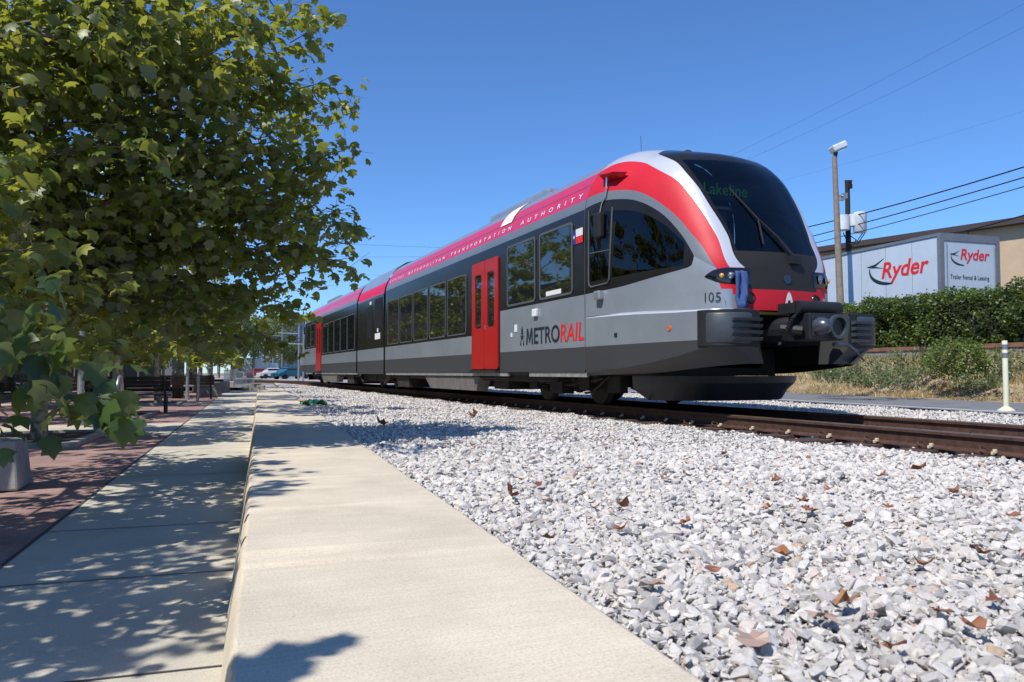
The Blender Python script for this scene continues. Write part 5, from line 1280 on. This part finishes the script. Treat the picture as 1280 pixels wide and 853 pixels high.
for i, (x, D, h, r_) in enumerate(((338, 140, 12, 6), (316, 125, 11, 5.5), (295, 130, 12, 6), (273, 120, 12, 6), (357, 165, 9, 4.5), (250, 90, 11, 6), (225, 78, 10, 5.5), (262, 68, 8, 4), (240, 60, 8, 4), (290, 84, 9, 4.5), (212, 58, 7, 3.5))):
    l = P(x, 470, D); l.z = -.3; far_tree(l, h, r_, 100+i, ['shade tree behind the white car at the end of the street', 'shade tree behind the red car', 'shade tree behind the steel fence', 'shade tree left of the steel fence', 'low shade tree at the foot of the grey tower', 'shade tree behind the planter boxes', 'shade tree glimpsed above the far bench', 'shade tree over the dark litter bins', 'shade tree just beside the cafe wall', 'shade tree directly behind the left half of the steel fence', 'small shade tree before the cafe front'][i])
l = P(356, 470, 330); l.z = -.5; rt = empty('office_tower', l, 'hazy blue grey gridded tower far beyond the rear of the train', 'building', None, .35)
M_tow = mat('tower_bluegrey', (.22, .27, .34), .7); M_towd = mat('tower_window', (.10, .14, .20), .2)
mb = MB(); mb.box(-9, 9, -8, 8, 0, 24.5); mb.build('wall', M_tow, rt)
for k in range(8): mb = MB(); mb.box(-9.15, 9.15, -8.15, 8.15, 2+k*2.8, 3.5+k*2.8); mb.build('window_band', M_towd, rt)
mb = MB()
for k in range(11): mb.box(-9.3+k*1.86, -8.9+k*1.86, -8.3, -8.1, 0, 24.6)
mb.build('mullion', M_tow, rt)
for i, (x, D, h) in enumerate(((373, 62, 5.2), (379, 58, 3.9), (352, 95, 7))):
    l = P(x, 470, D); l.z = -.27; mb = MB(); mb.tube([(0, 0, 0), (0, 0, h)], .07, 8); mb.tube([(0, 0, h*.75), (-1.6, .2, h*.76)], .035, 6)
    placed('signal_mast', mb, M_galv, l, 0, ['tall grey mast just left of the rear cab', 'short grey mast touching the rear cab in view', 'thin mast before the shade trees down the street'][i], 'mast', 'masts by the crossing', smooth=True)

# ================================================================== RIGHT SIDE
# delineator post
l = P(1258, 514, 13.0); rt = empty('delineator_post', l, 'cream plastic post with two grey bands at the road edge', 'post')
mb = MB(); mb.tube([(0, 0, 0), (0, 0, .02), (0, 0, .05), (0, 0, .075)], [.135, .13, .08, .05], 16); mb.build('base', M_bollard, rt, smooth=False)
mb = MB(); mb.tube([(0, 0, .05), (0, 0, 1.16), (0, 0, 1.17)], [.042, .042, .036], 14); mb.build('post', M_bollard, rt, smooth=True)
for z0 in (.88, 1.02): mb = MB(); mb.tube([(0, 0, z0), (0, 0, z0+.085)], .0435, 14); mb.build('grey_band', M_greyband, rt, smooth=True)
# low wall under the hedge
rt = empty('low_wall', (hx(15), 15, .6), 'low grey block wall with brown timber coping at the foot of the hedge', 'wall')
V = []; F = []
mb = MB(); mc = MB()
for j in range(40):
    y0 = -10+j*1.6; y1 = y0+1.58
    for B_, (xa, xb, z0, z1) in ((mb, (-.14, .12, .3, 1.24)), (mc, (-.18, .16, 1.242, 1.36))):
        V = [(hx(y)+x, y, z) for z in (z0, z1) for y in (y0, y1) for x in (xa, xb)]; B_.add(V, [(0, 2, 3, 1), (4, 5, 7, 6), (0, 1, 5, 4), (2, 6, 7, 3), (0, 4, 6, 2), (1, 3, 7, 5)])
mb.build('block_course', M_lowwall, rt, org=rt.location); mc.build('coping', M_timber, rt, org=rt.location)
# hedge
rt = empty('hedge', (hx(15)+.9, 15, 1.0), 'long dense dark green vine hedge in front of the white trailer', 'hedge')
g = np.random.default_rng(9); n = 62000; Y = g.uniform(7.5, 34, n); u = g.random(n)
front = u < .62; Z = np.where(front, g.uniform(1.2, 3.0, n), g.uniform(2.5, 3.1, n)); 
bulge = .24*np.sin(Y*1.9)+.16*np.sin(Y*4.3+Z*2)+.16*np.sin(Z*5+Y*.7)+.12*np.sin(Y*9.1-Z*6); dep = np.abs(g.normal(0, .16, n))
X = hx(Y)+np.where(front, .15-.25*np.sin((Z-1.2)/2*np.pi)-bulge*.6+dep+np.clip(Z-2.8, 0, 1)*.7, g.uniform(.1, 1.6, n))
topz = 2.96+.12*np.sin(Y*2.3)+.09*np.sin(Y*5.7+1)+.05*np.sin(Y*11); Z = np.where(front, Z, topz-np.abs(g.normal(0, .15, n))+(g.random(n) < .03)*g.uniform(0, .22, n))
Z = np.where(front & (np.sin(Y*1.7)+np.sin(Y*.83+1) > .1) & (g.random(n) < .55), g.uniform(.72, 1.6, n), Z); Z = np.minimum(Z, topz+.2)
pos = np.stack([X, Y, Z], 1)-np.array(rt.location)
leaves('foliage', pos, g.uniform(.07, .13, n), M_hedge, rt, simple=True, droop=.3, tone=np.clip(g.beta(2, 2.4, n)+.22*np.sin(Y*1.3+Z*2)+.12*np.sin(Y*3.7-Z*4), 0, 1))
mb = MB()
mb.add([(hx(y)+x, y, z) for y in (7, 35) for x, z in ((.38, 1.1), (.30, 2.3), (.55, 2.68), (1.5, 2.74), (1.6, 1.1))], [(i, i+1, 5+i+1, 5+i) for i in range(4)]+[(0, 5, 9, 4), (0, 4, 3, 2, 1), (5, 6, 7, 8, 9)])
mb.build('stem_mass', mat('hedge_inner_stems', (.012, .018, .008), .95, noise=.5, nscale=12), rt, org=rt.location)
# weeds, bush
l = P(1198, 474, 19.2); shrub('bush', Vector((l.x, l.y, .35)), .78, .7, 1.05, 2600, M_bush, 'bright green round bush on the dry bank left of the cream post', 'bush', (.06, .10), seed=31)
def weedclump(x, y, D, h, r_, n, label, seed, m=M_weed):
    l = P(x, y, D); g = np.random.default_rng(seed); rt = empty('weed_clump', l, label, 'weeds', 'weed clumps on the dry bank'); mb = MB(); pos = []
    for k in range(n):
        a = g.uniform(0, 6.28); d = r_*g.random()**.5; b0 = Vector((d*math.cos(a), d*math.sin(a), -.1)); hh = h*g.uniform(.6, 1.1); e = b0+Vector((g.normal(0, .12), g.normal(0, .12), hh)); mb.tube([b0, b0.lerp(e, .5)+Vector((g.normal(0, .03), 0, 0)), e], [.008, .006, .003], 4, cap=False)
        for j in range(14): pos.append(b0.lerp(e, g.uniform(.15, 1))+Vector((g.normal(0, .05), g.normal(0, .05), 0)))
    mb.build('stem', mat('weed_stem', (.14, .15, .07), .8) if 'weed_stem' not in bpy.data.materials else bpy.data.materials['weed_stem'], rt)
    leaves('foliage', np.array([tuple(p) for p in pos]), g.uniform(.05, .10, len(pos)), m, rt, simple=True, droop=-.3, tone=g.random(len(pos)))
for i, (x, y, D, h, r_, n, lab) in enumerate(((1035, 468, 21, .75, .5, 34, 'tall grey green weeds nearest the coupler of the train'), (1062, 470, 21.5, .85, .45, 30, 'tall weeds just right of the coupler lever'), (1105, 468, 22, .7, .6, 34, 'grey green weeds in front of the brown coping'), (1140, 466, 21.5, .95, .55, 36, 'taller pale weeds left of the green bush'), (1165, 470, 20.5, .7, .4, 26, 'weeds touching the left side of the green bush'), (1240, 470, 19.5, .75, .5, 30, 'weeds just left of the cream post'), (1272, 468, 19.5, .8, .5, 28, 'weeds just right of the cream post'), (1010, 463, 23, .5, .5, 26, 'low weeds seen under the nose of the train'), (1048, 474, 19, .4, .6, 36, 'low green weeds on the dry grass below the tall ones by the coupler'), (1120, 476, 19, .4, .7, 40, 'low green weeds halfway down the bank below the brown coping'), (1085, 480, 18.4, .3, .5, 30, 'lowest small weeds near the road on the left half of the bank'), (1225, 480, 18.3, .35, .6, 34, 'low green weeds at the right foot of the green bush'))):
    weedclump(x, y, D, h, r_, n, lab, 200+i)
# vine strands hanging over the low wall
# dry grass
g = np.random.default_rng(12); n = 42000; Y = g.uniform(4, 40, n); X0 = on(rF0, rF1, 0)+(Y)*((rF1.x-rF0.x)/(rF1.y-rF0.y)); X1 = hx(Y)+.1; t = g.random(n)**.9; X = X0+.05+(X1-X0)*t
k = inview(X, Y, 2.0); X, Y, t, X0, X1 = X[k], Y[k], t[k], X0[k], X1[k]; n = len(X)
base = -.10+1.05*np.clip((X-X0-.6)/np.maximum(X1-X0-1.3, .6), 0, 1)**1.3
h = g.uniform(.04, .11, n)*(1+1.6*t)*(1+.3*np.sin(X*2+Y*1.1)); a = g.uniform(0, 6.28, n); wv = .012+.004*g.random(n)
lx, ly = g.normal(0, .07, n), g.normal(0, .07, n)
V = np.stack([np.stack([X-wv*np.cos(a), Y-wv*np.sin(a), base-.02], 1), np.stack([X+wv*np.cos(a), Y+wv*np.sin(a), base-.02], 1), np.stack([X+lx, Y+ly, base+h], 1)], 1)
tn = np.clip(g.random(n)*.5+.55*(t > .25+.2*np.sin(X*1.7+Y*1.9))*g.random(n)*1.6, 0, 1)
o = npmesh('dry_grass', V.reshape(-1, 3), np.arange(3*n).reshape(-1, 3), M_grass, tone=np.repeat(tn, 3)); tag(o, 'dry yellow grass covering the bank beyond the road', 'grass', kind='stuff')

# trailer ---------------------------------------------------------------------
TA = P(1175, 291, 26.2); gz = 1.02; th_ = TA.z-gz
rt = empty('semi_trailer', Vector((TA.x, TA.y, gz)), 'white box trailer with red and black lettering standing behind the hedge', 'trailer', None, -WA)
Wt, Lt, H0 = 2.6, 14.6, 1.15
mb = MB(); mb.box(.02, Wt-.02, .02, Lt, H0, th_-.03); mb.build('cargo_box', M_trailer, rt)
mb = MB()
mb.box(-.02, .14, -.02, .12, H0-.1, th_); mb.box(Wt-.14, Wt+.02, -.02, .12, H0-.1, th_); mb.box(.14, Wt-.14, -.02, .12, th_-.26, th_); mb.box(.14, Wt-.14, -.02, .12, H0-.12, H0+.05)
mb.build('rear_frame', M_trframe, rt)
mb = MB(); mb.box(-.015, .06, .12, Lt, th_-.10, th_+.0); mb.box(Wt-.06, Wt+.015, .12, Lt, th_-.10, th_); mb.build('top_rail', M_trframe, rt)
mb = MB()
for i in range(1, 12): mb.box(.012, .02, i*1.22, i*1.22+.008, H0, th_-.1)
mb.build('panel_joint', M_trframe, rt)
mb = MB(); mb.box(.16, Wt-.16, -.0, .03, H0+.05, th_-.27); dr_ = mb.build('rear_door', M_trailer, rt)
mb = MB()
for x in (.24, 2.36): mb.tube([(x, -.03, H0), (x, -.03, th_-.3)], .012, 6)
mb.build('lock_rod', M_galv, dr_)
mb = MB(); mb.box(.3, Wt-.3, .3, Lt-.3, H0-.35, H0-.01); mb.build('chassis', M_rubber, rt)
for y in (1.6, 2.9):
    for x in (.35, Wt-.35): mb = MB(); mb.tube([(x-.28, y, .5), (x+.28, y, .5)], .5, 20); mb.build('wheel', M_rubber, rt)
for x in (.5, Wt-.5): mb = MB(); mb.box(x-.06, x+.06, Lt-3, Lt-2.88, 0, H0); mb.build('landing_leg', M_trframe, rt)
# lettering: side (faces -X), text runs towards the rear (-Y)
def Mside(y, z): return Matrix(((0, 0, -1, -.012+.022), (-1, 0, 0, y), (0, 1, 0, z), (0, 0, 0, 1)))
def Mrear(x, z): return Matrix(((1, 0, 0, x), (0, 0, -1, -.008), (0, 1, 0, z), (0, 0, 0, 1)))
# side logo spans image x 1103..1162
def lat_y(x):   # along-trailer distance for an image column, solved numerically
    best = min((abs(((TA.x+t*wd.x)*c0-(TA.y+t*wd.y)*s0)/((TA.x+t*wd.x)*s0+(TA.y+t*wd.y)*c0)*FPX+640-x), t) for t in [i*.05 for i in range(290)]); return best[1]
ya, yb_4 = lat_y(1103), lat_y(1162.5)
text('Ryder', ya-yb_4, .78, M_txtred, rt, Mside(ya, th_-1.46), bold=.018, shear=.22)
def swoosh(M_, sx_, sy_, m_):
    mb = MB(); pts = []
    out_ = [(math.cos(R(t)), math.sin(R(t))) for t in range(165, 292, 8)]
    V = []
    for i, (cx, sy) in enumerate(out_):
        f = i/(len(out_)-1); wth = .05+.16*math.sin(f*math.pi)**.8
        V += [M_ @ Vector((sx_*cx, sy_*sy, 0)), M_ @ Vector((sx_*cx*(1-wth*.55), sy_*sy*(1-wth*1.2), 0))]
    mb.add(V, [(2*i, 2*i+1, 2*i+3, 2*i+2) for i in range(len(out_)-1)])
    for tri in ([(-1.15, .38), (-.62, .50), (-.75, .24)], [(-.75, .42), (-.12, .85), (-.62, .36)], [(-.72, .36), (-.75, .26), (-.15, .12)]):
        mb.add([M_ @ Vector((sx_*a, sy_*b, 0)) for a, b in tri], [(0, 1, 2)])
    o = mesh('swoosh_logo', mb.V, mb.F, m_, rt); return o
kx = (ya-yb_4)/59.5; swoosh(Mside(ya-8*kx, th_-.96), 25*kx, .55, M_txtdk)
text('Ryder', 1.30, .50, M_txtred, dr_, Mrear(.86, th_-1.0), bold=.018, shear=.22)
o = swoosh(Mrear(.90, th_-.80), .46, .28, M_txtdk); o.parent = dr_
text('Trailer Rental & Leasing', 1.72, .20, M_txtdk, dr_, Mrear(.40, th_-1.60), bold=.004)
# tan building -------------------------------------------------------------------
B0 = Vector((38.56, 19.4, 1.0)); dB = Vector((35.4-37.3, 34.4-25.35, 0)).normalized(); ang = math.atan2(dB.y, dB.x)-math.pi/2
rt = empty('warehouse', B0, 'tan stucco warehouse with a dark brown roof edge behind the trailer', 'building', None, ang)
mb = MB(); mb.box(0, 22, -30, 46, 0, 6.75); mb.build('wall', M_tan, rt)
mb = MB(); mb.box(-.5, 22.3, -30.3, 46.3, 6.75, 7.05); mb.build('roof', M_brown, rt)
mb = MB(); mb.box(-.9, -.02, 2.3, 5.3, 4.65, 4.85); mb.build('door_canopy', M_brown, rt)
mb = MB(); mb.box(3, 4.4, 13, 15, 7.05, 7.45); mb.build('roof_vent', M_brown, rt)
mb = MB()
for i in range(10): mb.box(-.012, .0, -29+i*7.5, -28.97+i*7.5, 0, 6.75)
mb.build('wall_joint', M_brown, rt)
# light pole + utility pole --------------------------------------------------------
l = P(1052, 376, 29.2); l.z = 1.02; topp = P(1043, 196, 29.2); rt = empty('light_pole', l, 'tall leaning weathered pole with a pale floodlight head', 'light pole')
mb = MB(); mb.tube([(0, 0, 0), ((topp-l).x*.5, (topp-l).y*.5, (topp-l).z*.5), topp-l], [.15, .125, .09], 12); mb.build('pole', M_polegrey, rt, smooth=True)
hd = P(1048, 187, 29.2)-l; ax = Vector((c0, -s0, .42)).normalized(); M4 = Matrix.Translation(hd) @ ax.to_track_quat('X', 'Z').to_matrix().to_4x4()
mb = MB(); mb.box(-.26, .30, -.24, .24, -.05, .20, 0, M4); mb.build('lamp_head', M_boxgrey, rt, bevel=.05); mb = MB(); mb.box(-.2, .24, -.18, .18, -.08, -.045, 0, M4); mb.build('lens', M_lens, rt)
mb = MB(); mb.tube([topp-l-Vector((0, 0, .15)), hd-Vector((.1, 0, .05))], .07, 8); mb.build('bracket', M_iron, rt)
mb = MB(); q = P(1046, 245, 29.2)-l; mb.tube([q, q+Vector((.25, -.1, 0))], .03, 6); mb.box(q.x+.2, q.x+.34, q.y-.2, q.y-.02, q.z-.1, q.z+.1); mb.build('wire_clamp', M_galv, rt)
DU = 40.0; l = P(1060.5, 308, DU); l.z = 1.0; ut = P(1060.5, 226, DU); rt = empty('utility_pole', l, 'dark utility pole carrying pale transformer cans and crossing wires', 'utility pole')
mb = MB(); mb.tube([(0, 0, 0), (0, 0, ut.z-l.z)], [.17, .12], 12); mb.build('pole', M_utpole, rt, smooth=True)
def rel(x, y, d=0): return P(x, y, DU+d)-l
mb = MB(); mb.box(rel(1057, 232).x, rel(1064, 232).x, rel(1060, 232).y-.15, rel(1060, 232).y+.1, rel(1060, 236).z, rel(1060, 231).z); 
for dx in (-3, 0, 3): q = rel(1060.5+dx, 228); mb.tube([q-Vector((0, 0, .2)), q+Vector((0, 0, .1))], [.05, .07], 8)
mb.build('pole_top_fitting', M_utpole, rt)
mb = MB(); q = rel(1075, 291, -.5); mb.tube([q, q+Vector((0, 0, .05)), q+Vector((0, 0, .98)), q+Vector((0, 0, 1.04))], [.28, .32, .34, .25], 18); 
mb.build('transformer', M_boxgrey, rt, smooth=True)
for (x, y, w_, h_, nm) in ((1054, 288, .32, .75, 'transformer'), (1067, 283, .24, .6, 'transformer')):
    mb = MB(); q = rel(x, y, -.4); mb.tube([q, q+Vector((0, 0, h_))], w_, 14); mb.build(nm, M_boxgrey, rt, smooth=True)
mb = MB(); mb.tube([rel(1060, 275, -.2), rel(1082, 268, -.4), rel(1083, 285, -.4)], .03, 6)
for (p1, p2, s_) in (((1060, 293), (1083, 285), .5), ((1061, 302), (1082, 290), .4), ((1054, 291), (1066, 305), .3), ((1061, 296), (1070, 300), .5)):
    A = rel(*p1, -.2); B = rel(*p2, -.4); mb.tube([A, A.lerp(B, .5)-Vector((0, 0, s_)), B], .028, 6)
mb.build('cable_loop', M_wire, rt, smooth=True)
mb = MB(); mb.tube([rel(1052, 248), rel(1060, 248)], .03, 6); q = rel(1052, 248); mb.box(q.x-.1, q.x+.1, q.y-.1, q.y+.1, q.z-.12, q.z+.12); mb.build('bracket_arm', M_galv, rt)
# wires
def wire(A, B, sag, r_, label, m=M_wire, name='power_line', n=24):
    pts = [A.lerp(B, i/n)-Vector((0, 0, sag*4*(i/n)*(1-i/n))) for i in range(n+1)]; mb = MB(); mb.tube([p-A for p in pts], r_, 6)
    o = mb.build(name, m, smooth=True); o.location = A; return tag(o, label, 'power line', 'overhead wires')
wire(P(960, 295, 46), P(1420, 164, 27), .25, .030, 'topmost of the three thick wires crossing the utility pole')
wire(P(960, 309, 46), P(1420, 179.5, 27), .15, .026, 'middle of the three thick wires crossing the utility pole')
wire(P(960, 318, 46), P(1420, 192, 27), .15, .020, 'lowest of the three thick wires crossing the utility pole')
wire(P(1130, 305, 36), P(1420, 224, 25), .2, .030, 'thick wire dropping along the roof edge of the warehouse')
wire(P(860, 220, 90), P(1400, -62, 60), .5, .008, 'thin high wire, upper one at the top right corner', )
wire(P(860, 232, 90), P(1400, -28, 60), .5, .008, 'thin high wire just under the uppermost one')
wire(P(900, 245, 90), P(1400, 100, 70), .5, .006, 'thin high wire, third from the top right corner')
wire(P(200, 293, 140), P(720, 313, 140), .5, .022, 'faint wire in the sky above the rear of the train, upper one')
wire(P(200, 318, 140), P(720, 318, 140), .5, .022, 'faint wire in the sky above the rear of the train, middle one')
wire(P(200, 336, 140), P(720, 345, 140), .5, .022, 'faint wire in the sky above the rear of the train, lower one')

# ================================================================== LITTER ON THE BALLAST
def zb_at(p): return float(zg(p.x, p.y))
def drop(x, y):   # where the sight line meets the ballast
    lo, hi = .8, 60
    for _ in range(50):
        m_ = (lo+hi)/2; p = P(x, y, m_)
        if p.z > zb_at(p)+.012: lo = m_
        else: hi = m_
    return P(x, y, lo)
def dleaf(x, y, size, label, m=M_dryleaf, curl=.35, rz=None, tone=.5, seed=0, group='dry leaves on the ballast'):
    r = random.Random(seed+int(x*7+y)); size *= .72; p = drop(x, y); V = []
    for (a, b, c_) in LV:
        b2 = b-.5; a += r.uniform(-.1, .1); b2 += r.uniform(-.1, .1); V.append((a*size, b2*size, (c_*.6+curl*(a*a*2.4+b2*b2*1.1)+r.uniform(-.13, .13))*size))
    me = bpy.data.meshes.new('dry_leaf'); me.from_pydata(V, [], LF); me.materials.append(m); at = me.attributes.new('tone', 'FLOAT', 'POINT'); at.data.foreach_set('value', [tone]*len(V)); me.update()
    o = link('dry_leaf', me); o.location = p+Vector((0, 0, .022)); o.rotation_euler = (r.uniform(-.35, .35), r.uniform(-.35, .35), r.uniform(0, 6.28) if rz is None else rz)
    sd = o.modifiers.new('s', 'SOLIDIFY'); sd.thickness = .0012; return tag(o, label, 'leaf', group)
dleaf(1055, 768, .12, 'orange brown curled leaf beside the long pale leaf in the foreground', tone=.9, curl=.8)
dleaf(812, 738, .10, 'pinkish tan flat leaf lying near the wall edge', M_tanleaf, tone=.2, curl=.05)
dleaf(1025, 782, .13, 'long pale tan leaf next to the orange brown one', M_tanleaf, tone=.5, rz=.9, curl=.3)
dleaf(943, 808, .12, 'pale tan leaf tilted near the bottom edge', M_tanleaf, tone=.8, rz=-.6, curl=.3)
dleaf(640, 625, .12, 'dark brown curled leaf standing near the shaded patch of ballast', tone=.1, curl=.9)
dleaf(648, 604, .10, 'tan brown leaf just beyond the dark curled one', tone=.6)
dleaf(592, 522, .22, 'orange leaf heap far along the ballast', tone=.95, curl=.9)
dleaf(478, 534, .2, 'brown leaf farthest along the ballast, near the wall', tone=.5, curl=.9)
dleaf(685, 679, .08, 'small dark brown leaf lying beside the wall edge', tone=.0)
dleaf(1147, 590, .16, 'brown leaf near the right end of the near rail', tone=.5)
dleaf(1215, 795, .09, 'red brown leaf near the lower right corner', tone=.5, curl=.8)
dleaf(1180, 776, .07, 'dark leaf between two stones at the lower right', tone=.1)
k = 0
for (x, y) in ((505, 507), (560, 508), (610, 525), (700, 515), (757, 560), (762, 548), (795, 555), (872, 556), (925, 615), (1001, 633), (775, 670), (690, 600), (1012, 645), (855, 660), (1270, 650), (1110, 640), (780, 640), (720, 600), (660, 560), (1035, 617), (970, 606), (1230, 700), (830, 603), (905, 571), (1155, 715), (530, 520), (545, 535), (620, 548), (655, 590), (670, 612), (590, 560), (735, 590), (800, 585), (745, 640), (860, 600), (960, 640), (1060, 665), (1100, 600), (1190, 620), (980, 700), (890, 720), (1120, 820), (1240, 760), (940, 560), (1010, 575), (720, 540), (650, 530)):
    k += 1; dleaf(x, y, random.uniform(.055, .10), 'small dry brown leaf scrap scattered on the pale ballast', tone=random.random()*.8, curl=random.uniform(.3, .9), seed=k)
# green litter + orange stone by the wall
p = drop(384, 498); mb = MB(); V = []; r = random.Random(4)
for j in range(7):
    for i in range(9): V.append((-.28+.07*i, -.16+.05*j, .05+.06*math.sin(i*1.3+j)+.04*r.random()-.01*abs(i-4)))
mb.add(V, [(j*9+i, j*9+i+1, (j+1)*9+i+1, (j+1)*9+i) for j in range(6) for i in range(8)]); o = mb.build('crumpled_bag', mat('green_plastic', (.06, .30, .13), .5), smooth=True); o.location = P(392, 500, 16.4); o.location.z = zb_at(o.location)+.02; tag(o, 'crumpled green plastic bag on the ballast near the wall', 'bag')
mb = MB(); hv, hf = hA[2]; mb.add([tuple(v*.13) for v in hv], [tuple(int(i) for i in f) for f in hf]); o = mb.build('orange_rock', mat('orange_rock', (.5, .27, .13), .9, noise=.3, nscale=12)); o.location = P(379, 500, 17.2); o.location.z = zb_at(o.location)+.05; tag(o, 'orange tan rock beside the crumpled green bag', 'rock')
print('objects', len(bpy.data.objects))
